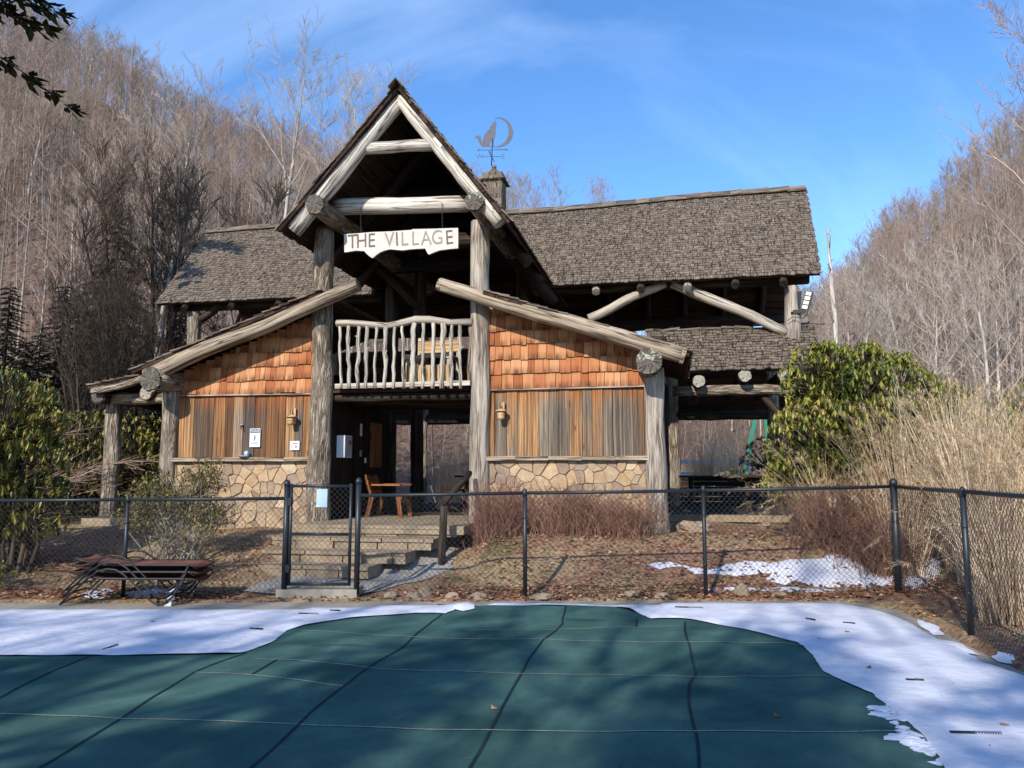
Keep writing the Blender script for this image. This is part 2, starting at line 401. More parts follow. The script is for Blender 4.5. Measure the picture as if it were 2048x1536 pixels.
def snow_mat():
    m, nt, b = newmat('old_snow')
    n = noise_n(nt, coords(nt, 'Object', (1, 1, 1)), 3, 6, .6)
    c = ramp(nt, n, [(.25, rgb(186, 186, 192)), (.45, rgb(206, 206, 214)), (.7, rgb(220, 220, 226))])
    nt.links.new(c, b.inputs['Base Color']); b.inputs['Roughness'].default_value = .7; b.inputs['Specular IOR Level'].default_value = .25
    n2 = noise_n(nt, coords(nt, 'Object', (1, 1, 1)), 9, 5, .6)
    bump(nt, b, n2, .5, .03); return m
M['snow'] = snow_mat()
def cover_mat():
    m, nt, b = newmat('pool_cover_fabric')
    n = noise_n(nt, coords(nt, 'Object', (1, 1, 1)), 1.1, 5, .6, .3)
    c = ramp(nt, n, [(.3, rgb(52, 79, 74)), (.55, rgb(71, 101, 93)), (.75, rgb(92, 120, 108))])
    n3 = noise_n(nt, coords(nt, 'Object', (1, 1, 1)), 60, 3)
    c = mixc(nt, 1.0, c, ramp(nt, n3, [(.3, gray(.9)), (.7, gray(1.08))]), 'MULTIPLY')
    # damp patches
    n4 = noise_n(nt, coords(nt, 'Object', (.35, 1, 1)), .9, 4, .5)
    c = mixc(nt, ramp(nt, n4, [(.66, gray(0)), (.7, gray(.5))]), c, rgb(24, 44, 48))
    nt.links.new(c, b.inputs['Base Color']); b.inputs['Roughness'].default_value = .95; b.inputs['Specular IOR Level'].default_value = .03
    bump(nt, b, noise_n(nt, coords(nt, 'Object', (1, 1, 1)), 5, 5), .3, .02); return m
M['cover'] = cover_mat()
M['strap_dark'] = plain('strap_dark', rgb(34, 50, 53), .8, var=.2, scale=30, spec=.1)
M['strap_pale'] = plain('strap_pale', rgb(150, 148, 132), .8, var=.35, scale=40, spec=.1)

def ground_mat():
    m, nt, b = newmat('leafy_ground')
    co = coords(nt, 'Object', (1, 1, 1))
    big = noise_n(nt, co, .55, 5, .6); fine = noise_n(nt, co, 16, 6, .7); mid = noise_n(nt, co, 3, 4)
    leaf = ramp(nt, fine, [(.3, rgb(70, 50, 40)), (.5, rgb(140, 106, 84)), (.68, rgb(186, 150, 122))])
    tan = ramp(nt, fine, [(.3, rgb(116, 98, 72)), (.6, rgb(178, 158, 120)), (.75, rgb(200, 182, 144))])
    moss = ramp(nt, fine, [(.3, rgb(54, 58, 34)), (.7, rgb(112, 112, 66))])
    c = mixc(nt, ramp(nt, big, [(.46, gray(0)), (.6, gray(.85))]), leaf, tan)
    c = mixc(nt, ramp(nt, noise_n(nt, co, .8, 4), [(.56, gray(0)), (.68, gray(.65))]), c, moss)
    nt.links.new(c, b.inputs['Base Color']); b.inputs['Roughness'].default_value = .95; b.inputs['Specular IOR Level'].default_value = .05
    bump(nt, b, math_n(nt, 'ADD', fine, mid), .8, .05); return m
M['ground'] = ground_mat()
def hill_mat():
    m, nt, b = newmat('forest_floor')
    co = coords(nt, 'Object', (1, 1, 1))
    fine = noise_n(nt, co, 2.5, 6, .7)
    c = ramp(nt, fine, [(.3, rgb(64, 50, 44)), (.5, rgb(112, 90, 76)), (.72, rgb(146, 120, 102))])
    nt.links.new(c, b.inputs['Base Color']); b.inputs['Roughness'].default_value = .95; b.inputs['Specular IOR Level'].default_value = .05
    bump(nt, b, fine, .8, .2); return m
M['hill'] = hill_mat()
M['floor_shade'] = plain('floor_shade', rgb(64, 57, 50), .9, var=.2, scale=6, spec=.1)  # floor colour darkened to stand in for the indoor shade
M['path'] = plain('path_gravel', rgb(150, 144, 136), .95, var=.25, scale=12, spec=.1, bmp=.5)

M['leaf_litter'] = leafmat('fallen_leaf', [rgb(84, 56, 42), rgb(132, 88, 66), rgb(164, 116, 86), rgb(184, 140, 108), rgb(200, 164, 132)], .8, .1, .1)
M['rhodo'] = leafmat('rhododendron_leaf', [rgb(54, 70, 36), rgb(90, 104, 48), rgb(122, 130, 58), rgb(152, 150, 66), rgb(184, 168, 82)], .4, .3, .45)
M['rhodo_dark'] = leafmat('rhododendron_dark_leaf', [rgb(40, 48, 26), rgb(76, 82, 38), rgb(130, 126, 58), rgb(186, 168, 84)], .4, .15, .45)
M['small_leaf'] = leafmat('small_leaf', [rgb(82, 82, 50), rgb(116, 114, 66), rgb(146, 136, 84), rgb(164, 140, 94)], .5, .2, .3)
M['needle'] = leafmat('hemlock_needle', [rgb(26, 34, 22), rgb(40, 50, 30), rgb(60, 66, 42)], .6, .1, .2)
M['dry_grass'] = leafmat('dry_grass', [rgb(150, 120, 92), rgb(200, 170, 134), rgb(230, 206, 172), rgb(240, 224, 196)], .7, .25, .15)
M['plume'] = leafmat('plume', [rgb(180, 150, 110), rgb(212, 186, 146), rgb(230, 210, 174)], .8, .3, .1)
M['red_twig'] = leafmat('red_twig', [rgb(100, 70, 56), rgb(142, 102, 82), rgb(176, 136, 110)], .7, 0, .15)
M['shrub_stem'] = leafmat('shrub_stem', [rgb(96, 86, 76), rgb(150, 136, 120), rgb(184, 170, 152)], .8, 0, .1)
M['stem_dark'] = leafmat('stem_dark', [rgb(58, 48, 40), rgb(92, 78, 66)], .8, 0, .1)
M['tree_bark'] = bark('tree_bark', rgb(104, 94, 82), rgb(168, 156, 138), rgb(206, 196, 178), 6, 1.2, .5, .02, objrand=.3)
M['tree_bark_pale'] = bark('tree_bark_pale', rgb(120, 110, 98), rgb(184, 172, 156), rgb(216, 206, 192), 6, 1.2, .5, .02, objrand=.15)
M['tree_bark_dark'] = bark('tree_bark_dark', rgb(34, 30, 28), rgb(62, 55, 50), rgb(88, 80, 72), 8, 1.2, .5, .02, objrand=.2)
def twigmat(name, a, b_, objr):
    m, nt, b = newmat(name)
    oi = N(nt, 'ShaderNodeObjectInfo')
    c = mixc(nt, attr(nt, 'rnd'), a, b_)
    c = mixc(nt, 1.0, c, ramp(nt, oi.outputs['Random'], [(0, (1 - objr, 1 - objr * .95, 1 - objr * .9, 1)), (.35, (1.0, 1, 1.0, 1)), (.6, (1.06, .93, .88, 1)), (1, (1 + objr * .5, 1 + objr * .45, 1 + objr * .4, 1))]), 'MULTIPLY')
    nt.links.new(c, b.inputs['Base Color']); b.inputs['Roughness'].default_value = .85; b.inputs['Specular IOR Level'].default_value = .1
    return m
M['twig'] = twigmat('twig', rgb(130, 112, 98), rgb(182, 162, 146), .3)
M['twig_pale'] = twigmat('twig_pale', rgb(150, 136, 122), rgb(192, 180, 164), .15)
M['twig_dark'] = twigmat('twig_dark', rgb(68, 58, 50), rgb(108, 94, 82), .2)
# ------------------------------------------------------------------ the pavilion (local axes u right along the front, v back, z up)
pav = empty('log_pavilion', (O[0], O[1], 0), -ROT)
tag(pav, 'rustic two storey log pavilion with steep shake gable, balcony and cedar shingle wings', 'pavilion')
def part(mb, name, mat, parent=None): return mb.obj(name, M[mat], parent or pav)
def one_log(name, a, b, ra, rb, mat, parent=None, **kw):
    m = MB(); m.log(a, b, ra, rb, **kw); return part(m, name, mat, parent)
def log_end(parent, c, d, r, mat='end_grain'):
    """sawn end of a log: a rough disc just proud of the log"""
    m = MB(); d = V(d).normalized(); c = V(c)
    x = d.cross(V((0, 0, 1))).normalized(); y = d.cross(x); n = 22; o = rnd(0, 99)
    rim = []; rim2 = []
    for j in range(n):
        a = 6.2832 * j / n; q = r * (1 + .16 * nz(math.cos(a) * 1.6 + o, math.sin(a) * 1.6))
        rim.append(c + (x * math.cos(a) + y * math.sin(a)) * q * .96 + d * .012); rim2.append(c + (x * math.cos(a) + y * math.sin(a)) * q - d * .05)
    k = m.pts([c + d * .018]); i = m.pts(rim); i2 = m.pts(rim2)
    for j in range(n):
        j2 = (j + 1) % n
        m.face((k, i + j, i + j2), [(j / n * 3, 0), (j / n * 3, r), ((j + 1) / n * 3, r)], 0)
        m.face((i + j, i2 + j, i2 + j2, i + j2), [(j / n * 3, r)] * 4, 0)
    return part(m, 'log_end', mat, parent)

def shakes(name, P, eu, es, S, bounds, e=.13, w=(.07, .17), th=.02, mat='shake', warp=None, boards='under_board', parent=None, lift=0.0, ragged=.02):
    P, eu, es = V(P), V(eu).normalized(), V(es).normalized(); n = eu.cross(es).normalized()
    m = MB(); rows = int(S / e)
    for k in range(-0, rows + 1):
        s0 = k * e
        if s0 > S: break
        a, b = bounds(min(s0, S))
        u = a - rnd(0, .1)
        while u < b:
            ww = rnd(*w); u2 = u + ww
            ss = s0 + rnd(-ragged, ragged * .6) - (.03 if k == 0 else 0); se = min(ss + e * 2.1, S + .02)
            h0 = th * 1.9 + rnd(-.004, .009); t = th * rnd(.8, 1.2); g = rnd(.003, .009); tw = rnd(-.004, .004)
            def Q(uu, s, h):
                p = P + eu * uu + es * s + n * h
                if warp: p = p + warp(uu, s)
                return p
            ua, ub = max(u, a - .03) + g, min(u2, b + .03)
            if ub - ua > .02:
                r = R.random(); o = rnd(0, 60)
                i = m.pts([Q(ua, ss, h0 + tw), Q(ub, ss, h0 - tw), Q(ub, se, .006), Q(ua, se, .006), Q(ua, ss, h0 - t), Q(ub, ss, h0 - t), Q(ub, se, -.004), Q(ua, se, -.004)])
                U = [(o, o), (o + ub - ua, o), (o + ub - ua, o + se - ss), (o, o + se - ss)]
                m.face((i, i + 1, i + 2, i + 3), U, r)
                m.face((i + 4, i + 5, i + 1, i), [U[0], U[1], U[1], U[0]], r)
                m.face((i + 4, i, i + 3, i + 7), [U[0], U[0], U[3], U[3]], r)
                m.face((i + 1, i + 5, i + 6, i + 2), [U[1], U[1], U[2], U[2]], r)
            u = u2
    o = part(m, name, mat, parent)
    d = MB(); nb = max(3, int(S / .22))
    for k in range(nb):                                        # the boards under the shakes
        s0, s1 = S * k / nb, S * (k + 1) / nb - .006
        a0, b0 = bounds(s0); a1, b1 = bounds(s1)
        a, b = (a0 + a1) / 2, (b0 + b1) / 2
        c = P + eu * (a + b) / 2 + es * (s0 + s1) / 2 - n * (.032 + rnd(0, .004))
        d.box(c, eu * (b - a) / 2, es * (s1 - s0) / 2, n * .024)
    part(d, 'roof_boards', boards, o)
    return o

# --- posts
def post(u, v, z0, z1, r0, r1, mat='bark_post', lean=0.0, n=18, wob=.1):
    m = MB(); seg = max(8, int((z1 - z0) / .16)); o = rnd(0, 99); ps = []; rs = []
    for k in range(seg + 1):
        t = k / seg; z = lerp(z0, z1, t)
        flare = .25 * math.exp(-(z - z0) / .25) * .35
        ps.append((u + lean * t + .03 * nz(o, t * 3), v + .02 * nz(o + 5, t * 3), z)); rs.append(lerp(r0, r1, t) * (1 + flare + .06 * nz(o + 8, t * 6)))
    m.tube(ps, rs, n, None, wob, wf=1.2)
    return part(m, 'post', mat)
post(-1.47, 0, .5, 6.05, .205, .165, 'bark_post', -.03, 22, .13)
post(1.41, 0, .5, 5.95, .17, .165, 'grey_post', 0, 22, .08)
post(4.36, .0, .5, 3.3, .17, .16, 'grey_post', -.02, 20, .1)
post(-4.47, .0, .5, 3.3, .15, .145, 'bark_post', .0, 20, .1)
post(-5.88, .3, .5, 2.95, .155, .145, 'bark_post', .02)
# --- plate logs of the gable (run back along v)
gl, gr = at_v(629, 408, -.95), at_v(948, 402, -.95)
for c, rr in ((gl, .165), (gr, .155)):
    L = one_log('plate_log', c, (c.x, 5.6, c.z), rr, rr, 'bark_post', n=18)
    e = log_end(L, c, (0, -1, 0), rr * 1.04)
m = MB()                                                         # lichen on the right plate log's end
for k in range(16):
    a = rnd(.3, 2.8); m.rock(gr + V((math.cos(a) * .13 * rnd(.5, 1.1), -.01, math.sin(a) * .13)), rnd(.015, .035), .02, rnd(.012, .03), 0)
part(m, 'lichen', 'lichen')
# --- tie beams and collars
tb0, tb1 = at_v(668, 413, -.1), at_v(936, 408, -.1)
one_log('tie_beam', tb0 + V((-.0, 0, 0)), tb1, .15, .145, 'pale_log', n=18, wob=.06)
cb0, cb1 = at_v(720, 297, -.7), at_v(868, 290, -.7)
one_log('collar_beam', cb0, cb1, .105, .1, 'pale_log', n=16, wob=.06)
for v in (1.5, 3.2):
    one_log('collar_beam', (-.95, v, 7.05), (1.15, v, 7.05), .15, .15, 'dark_log')
    one_log('tie_beam', (-1.5, v, 6.1), (1.6, v, 6.1), .15, .15, 'dark_log')
# --- gable roof
GA = at_v(796, 168, -.95); GL = at_v(556, 458, -.95); GR = at_v(1021, 442, -.95)
GB = 5.75
esl = V((GA.x - GL.x, 0, GA.z - GL.z)); esr = V((GA.x - GR.x, 0, GA.z - GR.z))
gab_l = shakes('gable_roof', (GL.x, GB, GL.z), (0, -1, 0), esl, esl.length + .02, lambda s: (0, GB + .95 + .015 * math.sin(s * 40)), e=.14)
gab_r = shakes('gable_roof', (GR.x, -.95, GR.z), (0, 1, 0), esr, esr.length + .02, lambda s: (-.015 * math.sin(s * 37), GB + .95), e=.14)
m = MB()
for k in range(46):                                              # ridge caps
    v = -.98 + k * .15
    for sgn, es_ in ((-1, esl.normalized()), (1, esr.normalized())):
        d = -es_
        c = V((GA.x, v, GA.z + .045)) + d * .09
        nn = V((es_.z * (-1 if sgn < 0 else 1), 0, abs(es_.x)))
        m.box(c + nn.normalized() * .012, d * .1, V((0, .11, .012)), nn.normalized() * .008)
part(m, 'ridge_cap', 'shake')
rl0, rl1 = at_v(798, 205, -.74), at_v(586, 462, -.74)
rr0, rr1 = at_v(800, 196, -.74), at_v(1002, 446, -.74)
m = MB(); m.log(rl0, rl1, .125, .15, n=16, wob=.07); rk = part(m, 'rake_log', 'pale_log')
m = MB(); d = (rr1 - rr0).normalized(); up = V((-d.z, 0, d.x)); up = up if up.z > 0 else -up
segs = 14; ps = [rr0.lerp(rr1, k / segs) + up * .012 * nz(k * .6, 3) for k in range(segs + 1)]
m.tube(ps, [.13 + .012 * nz(k * .7, 8) for k in range(segs + 1)], 14, None, .05)
part(m, 'rake_log', 'pale_log')
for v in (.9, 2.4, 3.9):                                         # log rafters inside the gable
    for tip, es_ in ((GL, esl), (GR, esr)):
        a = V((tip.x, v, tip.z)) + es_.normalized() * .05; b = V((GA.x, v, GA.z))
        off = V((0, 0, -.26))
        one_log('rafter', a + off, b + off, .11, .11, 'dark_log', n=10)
# inner post and brace seen under the gable
pi = at_v(838, 620, 3.3)
one_log('post', (pi.x, 3.3, .77), (pi.x, 3.3, 7.0), .14, .13, 'dark_log')
ba, bb = at_v(688, 470, 2.2), at_v(838, 615, 3.25)
one_log('brace', ba, bb, .1, .1, 'dark_log')
ba, bb = at_v(985, 470, 1.6), at_v(1105, 600, 3.6)
one_log('brace', ba, bb, .14, .14, 'dark_log')

# --- wing logs and wing roofs
WL0, WL1 = at_v(296, 752, -.42), at_v(716, 570, -.42)
WR0, WR1 = at_v(1369, 712, -.42), at_v(878, 569, -.42)
wl = one_log('sloping_log', WL0, WL1, .15, .115, 'wing_log', n=18, wob=.07, bend=.03)
wr = one_log('sloping_log', WR0, WR1, .135, .115, 'wing_log', n=18, wob=.07, bend=.03)
log_end(wl, WL1, WL1 - WL0, .112, 'end_grain'); log_end(wr, WR1, WR1 - WR0, .112, 'wing_log'); log_end(wr, WR0, WR0 - WR1, .132, 'wing_log')
el, er = at_v(301, 758, -.66), at_v(1297, 722, -.66)
for c, rr in ((el, .205), (er, .2)):
    Lg = one_log('plate_log', c + V((0, .02, 0)), (c.x, 2.9, c.z), rr, rr * .9, 'bark_post', n=20, wob=.16)
    le = log_end(Lg, c, (0, -1, 0), rr * 1.03, 'end_grain')
m = MB()
for k in range(34):
    a = rnd(.2, 2.9); q = .19 * rnd(.2, 1)
    m.rock(er + V((math.cos(a) * q, -.01, math.sin(a) * q)), rnd(.008, .026), .012, rnd(.008, .024), 0)
part(m, 'lichen', 'lichen')
def wing_roof(low_px, high_px, sgn, v0=-.52, v1=3.1):
    lo, hi = at_v(*low_px, v0), at_v(*high_px, v0)
    es_ = V((hi.x - lo.x, 0, hi.z - lo.z))
    nrm = V((-es_.z, 0, es_.x)) if es_.x > 0 else V((es_.z, 0, -es_.x)); nrm.normalize()
    off = -nrm * .03
    S = es_.length
    if sgn < 0: return shakes('wing_roof', V((lo.x, v1, lo.z)) + off, (0, -1, 0), es_, S, lambda s: (0, v1 - v0 + .02 * math.sin(s * 31)), e=.17, w=(.08, .18), th=.024)
    return shakes('wing_roof', V((lo.x, v0, lo.z)) + off, (0, 1, 0), es_, S, lambda s: (-.02 * math.sin(s * 29), v1 - v0), e=.17, w=(.08, .18), th=.024)
wing_roof((262, 738), (640, 578), -1)
wing_roof((1381, 702), (968, 578), 1)
def roof_z(u, sgn):                                              # underside line of the sloping log
    a, b = (WL0, WL1) if sgn < 0 else (WR0, WR1)
    return a.z + (b.z - a.z) * (u - a.x) / (b.x - a.x)

# --- wing walls: field stone, sill, boards, drip edge, cedar shingles
def clip(poly, nx, ny, c):
    out = []
    for k in range(len(poly)):
        p, q = poly[k], poly[(k + 1) % len(poly)]
        dp, dq = p[0] * nx + p[1] * ny - c, q[0] * nx + q[1] * ny - c
        if dp <= 0: out.append(p)
        if (dp < 0) != (dq < 0) and abs(dp - dq) > 1e-9:
            t = dp / (dp - dq); out.append((lerp(p[0], q[0], t), lerp(p[1], q[1], t)))
    return out
def stone_wall(x0, x1, z0, z1, v, name='stone_wall', parent=None, step=.165, th=.07, ex=(1, 0, 0), base=(0, 0, 0)):
    seeds = []
    nx = max(2, int((x1 - x0) / step)); nyy = max(2, int((z1 - z0) / (step * .8)))
    for i in range(nx):
        for j in range(nyy):
            if R.random() < .3: continue
            seeds.append((x0 + (i + .5 + (.5 if j % 2 else 0) + rnd(-.42, .42)) * (x1 - x0) / nx, z0 + (j + .5 + rnd(-.42, .42)) * (z1 - z0) / nyy))
    m = MB()
    for k, p in enumerate(seeds):
        poly = [(x0, z0), (x1, z0), (x1, z1), (x0, z1)]
        for q in seeds:
            if q is p: continue
            dx, dy = q[0] - p[0], q[1] - p[1]; L = math.hypot(dx, dy)
            if L > step * 4 or L < 1e-6: continue
            dx /= L; dy /= L
            poly = clip(poly, dx, dy, p[0] * dx + p[1] * dy + L / 2 - .003)
            if len(poly) < 3: break
        if len(poly) < 3: continue
        # roughen each corner
        rough = []
        for a in range(len(poly)):
            A, B = poly[a], poly[(a + 1) % len(poly)]
            rough.append(A); L = math.hypot(B[0] - A[0], B[1] - A[1])
            if L > .1: rough.append((lerp(A[0], B[0], .5) + rnd(-.012, .012), lerp(A[1], B[1], .5) + rnd(-.012, .012)))
        m.prism(rough, V((0, v - rnd(0, .034), 0)) + V(base), ex, (0, 0, 1), th, R.random(), .07)
    o = part(m, name, 'stone', parent)
    b = MB(); b.box(V(((x0 + x1) / 2, v + .09, (z0 + z1) / 2)) + V(base), V(ex) * (x1 - x0) / 2, (0, .08, 0), (0, 0, (z1 - z0) / 2)); part(b, 'mortar', 'mortar', o)
    return o
def boards(x0, x1, z0, z1, v, mat, name='board_siding', parent=None, w=(.15, .23)):
    m = MB(); u = x0
    while u < x1 - .02:
        u2 = min(u + rnd(*w), x1); c = V(((u + u2) / 2, v - rnd(0, .02), (z0 + z1) / 2))
        r = R.random(); k = R.randrange(50); ou = rnd(0, 40)
        g = rnd(.004, .014); vo = rnd(-.005, .005)
        i = m.pts([(u + g, c.y + vo, z0), (u2, c.y - vo, z0), (u2, c.y - vo, z1), (u + g, c.y + vo, z1), (u + g, v + .03, z0), (u2, v + .03, z0), (u2, v + .03, z1), (u + g, v + .03, z1)])
        U = [(ou, k + .0), (ou + u2 - u, k + .0), (ou + u2 - u, k + .99), (ou, k + .99)]
        m.face((i, i + 1, i + 2, i + 3), U, r)
        m.face((i + 4, i, i + 3, i + 7), [U[0], U[0], U[3], U[3]], r); m.face((i + 1, i + 5, i + 6, i + 2), [U[1], U[1], U[2], U[2]], r)
        m.face((i + 4, i + 5, i + 1, i), [U[0], U[1], U[1], U[0]], r)
        u = u2
    o = part(m, name, mat, parent)
    return o
def shingles(x0, x1, z0, v, sgn, e=.25):
    m = MB(); k = 0
    while True:
        zb = z0 + k * e
        if k and zb > 5: break
        u = x0 - rnd(0, .1); any_ = False
        while u < x1:
            u2 = u + rnd(.09, .2)
            a, b = max(u, x0) + .004, min(u2, x1) - .004
            if b - a > .02:
                j = zb + rnd(-.016, .016) + .02 * nz(a * .8, k * 3.1)
                lim = min(roof_z(a, sgn), roof_z(b, sgn)) - .0
                zt = min(j + e * 1.25, lim)
                if zt > j + .02:
                    any_ = True
                    r = R.random(); ou = rnd(0, 40); t = .03
                    h = v - .036 - rnd(0, .014); top = v - .004
                    f = (zt - j) / (e * 1.25); vt = lerp(h, top, f); w2 = rnd(-.003, .003)
                    i = m.pts([(a, h + w2, j), (b, h - w2, j), (b, vt, zt), (a, vt, zt), (a, h + t, j), (b, h + t, j), (b, vt + .008, zt), (a, vt + .008, zt)])
                    kk = R.randrange(40)
                    U = [(ou, kk + .001), (ou + b - a, kk + .001), (ou + b - a, kk + zt - j), (ou, kk + zt - j)]
                    m.face((i, i + 1, i + 2, i + 3), U, r); m.face((i + 4, i + 5, i + 1, i), [U[0], U[1], U[1], U[0]], r)
                    m.face((i + 4, i, i + 3, i + 7), [U[0], U[0], U[3], U[3]], r); m.face((i + 1, i + 5, i + 6, i + 2), [U[1], U[1], U[2], U[2]], r)
            u = u2
        if not any_ and k > 1: break
        k += 1
    # backing boards up to the log
    lo, hi = (x0, x1)
    bk = MB(); bk.prism([(lo, z0), (hi, z0), (hi, roof_z(hi, sgn) - .02), (lo, roof_z(lo, sgn) - .02)], (0, v + .012, 0), (1, 0, 0), (0, 0, 1), .04)
    o = part(m, 'shingle_siding', 'shingle'); part(bk, 'backing_board', 'dark_board', o)
    return o
for sgn, x0, x1, bm in ((-1, -4.40, -1.55, 'board_warm'), (1, 1.5, 4.25, 'board_grey')):
    zs = 1.80
    stone_wall(x0, x1, .3, zs, .02)
    m = MB(); seg = 5
    for k in range(seg):
        a, b = lerp(x0, x1, k / seg), lerp(x0, x1, (k + 1) / seg) - .004
        m.box(((a + b) / 2, .0, zs + .035), ((b - a) / 2, 0, rnd(-.006, .006)), (0, .09, 0), (0, 0, .034))
    part(m, 'sill', 'wing_log')
    boards(x0, x1, zs + .072, 2.985, .05, bm)
    m = MB(); m.box(((x0 + x1) / 2, .015, 3.0), ((x1 - x0) / 2, 0, .008 * sgn), (0, .03, 0), (0, 0, .011)); part(m, 'drip_edge', 'grey_post')
    shingles(x0, x1, 3.015, .04, sgn)
    # outer and rear walls of the wing room
    ux = x0 - .02 if sgn < 0 else x1 + .06
    m = MB(); m.box((ux, 1.5, 1.9), (0, 0, 1.4), (0, 1.38, 0), (.03, 0, 0)); part(m, 'side_wall', 'dark_board')
    m = MB(); m.box(((x0 + x1) / 2, 2.95, 2.1), (0, 0, 1.6), ((x1 - x0) / 2, 0, 0), (0, .03, 0)); part(m, 'rear_wall', 'dark_board')
# walls of the passage
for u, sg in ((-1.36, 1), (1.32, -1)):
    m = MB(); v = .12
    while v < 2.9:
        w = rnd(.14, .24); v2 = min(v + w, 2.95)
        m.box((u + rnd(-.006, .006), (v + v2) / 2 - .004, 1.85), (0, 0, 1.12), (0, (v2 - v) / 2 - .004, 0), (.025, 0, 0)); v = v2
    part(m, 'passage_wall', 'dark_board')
# --- balcony
m = MB()
for k in range(12):
    m.box((-.0, .0 + k * .19 + .1, 3.03 + rnd(-.003, .003)), (1.32, 0, 0), (0, .092, 0), (0, 0, .03))
part(m, 'balcony_floor', 'under_board')
m = MB()
for v in (.12, 1.1, 2.2): m.log((-1.38, v, 2.92), (1.38, v, 2.92), .075, .075, n=10)
part(m, 'floor_joist', 'dark_log')
rail = empty('balcony_railing', (0, 0, 0)); rail.parent = pav
m = MB(); m.box((.06, -.13, 3.105), (1.22, 0, .004), (0, .035, 0), (0, 0, .042)); m.obj('bottom_rail', M['rail_log'], rail)
pts_ = [(674, 647), (700, 646), (740, 650), (775, 652), (800, 647), (830, 640), (860, 640), (900, 645), (945, 644)]
m = MB(); m.tube([at_v(x, y, -.13) for x, y in pts_], [.066, .064, .06, .055, .06, .066, .064, .058, .06], 14, None, .12); m.obj('top_rail', M['rail_log'], rail)
for k, x in enumerate((681, 699, 717, 734, 752, 770, 788, 808, 826, 846, 865, 884, 902, 922)):
    b0, t0 = at_v(x + rnd(-3, 3), 777, -.165), at_v(x + rnd(-3, 3), 646, -.14)
    m = MB(); o = rnd(0, 99); n = 9; wid = rnd(.024, .036) if k not in (8, 11) else .046
    m.tube([b0.lerp(t0, j / n) + V((.017 * nz(o, j * .55) * 2, .015 * nz(o + 4, j * .5), 0)) for j in range(n + 1)], [wid * (1 + .35 * nz(o + 9, j * .8)) for j in range(n + 1)], 10, None, .12, wf=4)
    for q in range(R.choice((0, 0, 1, 2))):
        p = b0.lerp(t0, rnd(.3, .9)); m.twig(p, p + V((rnd(-.09, .09), -.02, rnd(.03, .09))), .016, .008, R.random(), 6)
    m.obj('baluster', M['rail_log'], rail)
m = MB(); m.log((1.27, -.06, 3.1), (1.27, -.06, 4.16), .06, .055); m.obj('rail_post', M['wing_log'], rail)

# --- main roof, its ridge, rear slope and the upper storey
EV, EZ, RV, RZ = 3.4, 5.58, 5.6, 7.98
es_m = V((0, RV - EV, RZ - EZ)); SM = es_m.length
def gable_u(z, sgn): 
    if sgn > 0: return GA.x + (GA.z - z) * (GR.x - GA.x) / (GA.z - GR.z)
    return GA.x - (GA.z - z) * (GA.x - GL.x) / (GA.z - GL.z)
zz = lambda s: EZ + (RZ - EZ) * s / SM
wp = lambda u, s: V((0, 0, (.10 * max(0, u) / 7.7 - .03 * math.sin(abs(u) * .8)) * s / SM + .012 * nz(u * .9, s * .9)))
shakes('main_roof', (0, EV, EZ), (1, 0, 0), es_m, SM, lambda s: (gable_u(zz(s), 1) - .12, lerp(7.60, 7.76, s / SM) + .012 * math.sin(s * 50)), e=.085, w=(.05, .13), th=.015, warp=wp)
shakes('main_roof', (0, EV, EZ), (1, 0, 0), es_m, SM, lambda s: (lerp(-7.30, -7.45, s / SM) + .012 * math.sin(s * 43), gable_u(zz(s), -1) + .12), e=.085, w=(.05, .13), th=.015, warp=wp)
shakes('main_roof', (0, 2 * RV - EV, EZ), (-1, 0, 0), (0, EV - RV, RZ - EZ), SM, lambda s: (-7.7, 7.4), e=.16, w=(.09, .2), th=.02)
for u, u9 in ((-7.5, -.4), (.4, 7.45)):
  m = MB()
  while u < u9:
    w = rnd(.25, .5)
    for sgn in (-1, 1):
        c = V((u + w / 2, RV + sgn * .07, RZ + .03 + wp(u, SM).z + rnd(0, .008))); d = V((0, sgn * .68, -.73))
        m.box(c + d * .02, V((w / 2 + .03, 0, rnd(.002, .014))), d * .1, V((0, .73 * sgn, .68)) * .01)
    u += w
  part(m, 'ridge_cap', 'shake')
one_log('plate_log', (2.0, 3.8, 5.6), (7.45, 3.8, 5.6), .14, .14, 'dark_log', n=14)
one_log('plate_log', (-7.2, 3.8, 5.6), (-1.8, 3.8, 5.6), .14, .14, 'dark_log', n=14)
one_log('plate_log', (-7.3, 7.5, 5.42), (7.5, 7.5, 5.42), .15, .15, 'dark_log', n=14)
one_log('ridge_log', (-7.2, RV, RZ - .3), (7.5, RV, RZ - .3), .14, .14, 'dark_log', n=12)
for u in (3.1, 4.05, 5.0, 5.95, 6.9, -3.0, -4.2, -5.4, -6.6):
    a = V((u, EV + .02, EZ - .18)); b = V((u, RV, RZ - .2))
    Lg = one_log('rafter', a, b, .085, .085, 'dark_log', n=10)
    if u in (3.1, 5.0): log_end(Lg, a, a - b, .087, 'rail_log')
    one_log('rafter', (u, 2 * RV - EV - .02, EZ - .18), (u, RV, RZ - .2), .085, .085, 'dark_log', n=8)
for px_, v, r0 in ((1584, 3.75, .155), (390, 3.75, .15)):
    p = at_v(px_, 600, v); post(p.x, v, 2.9, 5.4, r0, r0, 'grey_post' if px_ > 1000 else 'bark_post')
    post(p.x, 7.5, .6, 5.4, .15, .15, 'bark_post')
one_log('brace', at_v(1178, 637, 3.72), at_v(1330, 566, 3.72), .095, .095, 'rail_log')
one_log('brace', at_v(1345, 566, 3.72), at_v(1572, 664, 3.72), .115, .1, 'rail_log')
one_log('brace', at_v(400, 640, 3.72), at_v(455, 600, 3.72), .09, .09, 'dark_log')
for u in (-4.6, -2.0, .9, 2.6, 4.65): post(u, 7.5, .6, 5.4, .15, .14, 'bark_post')
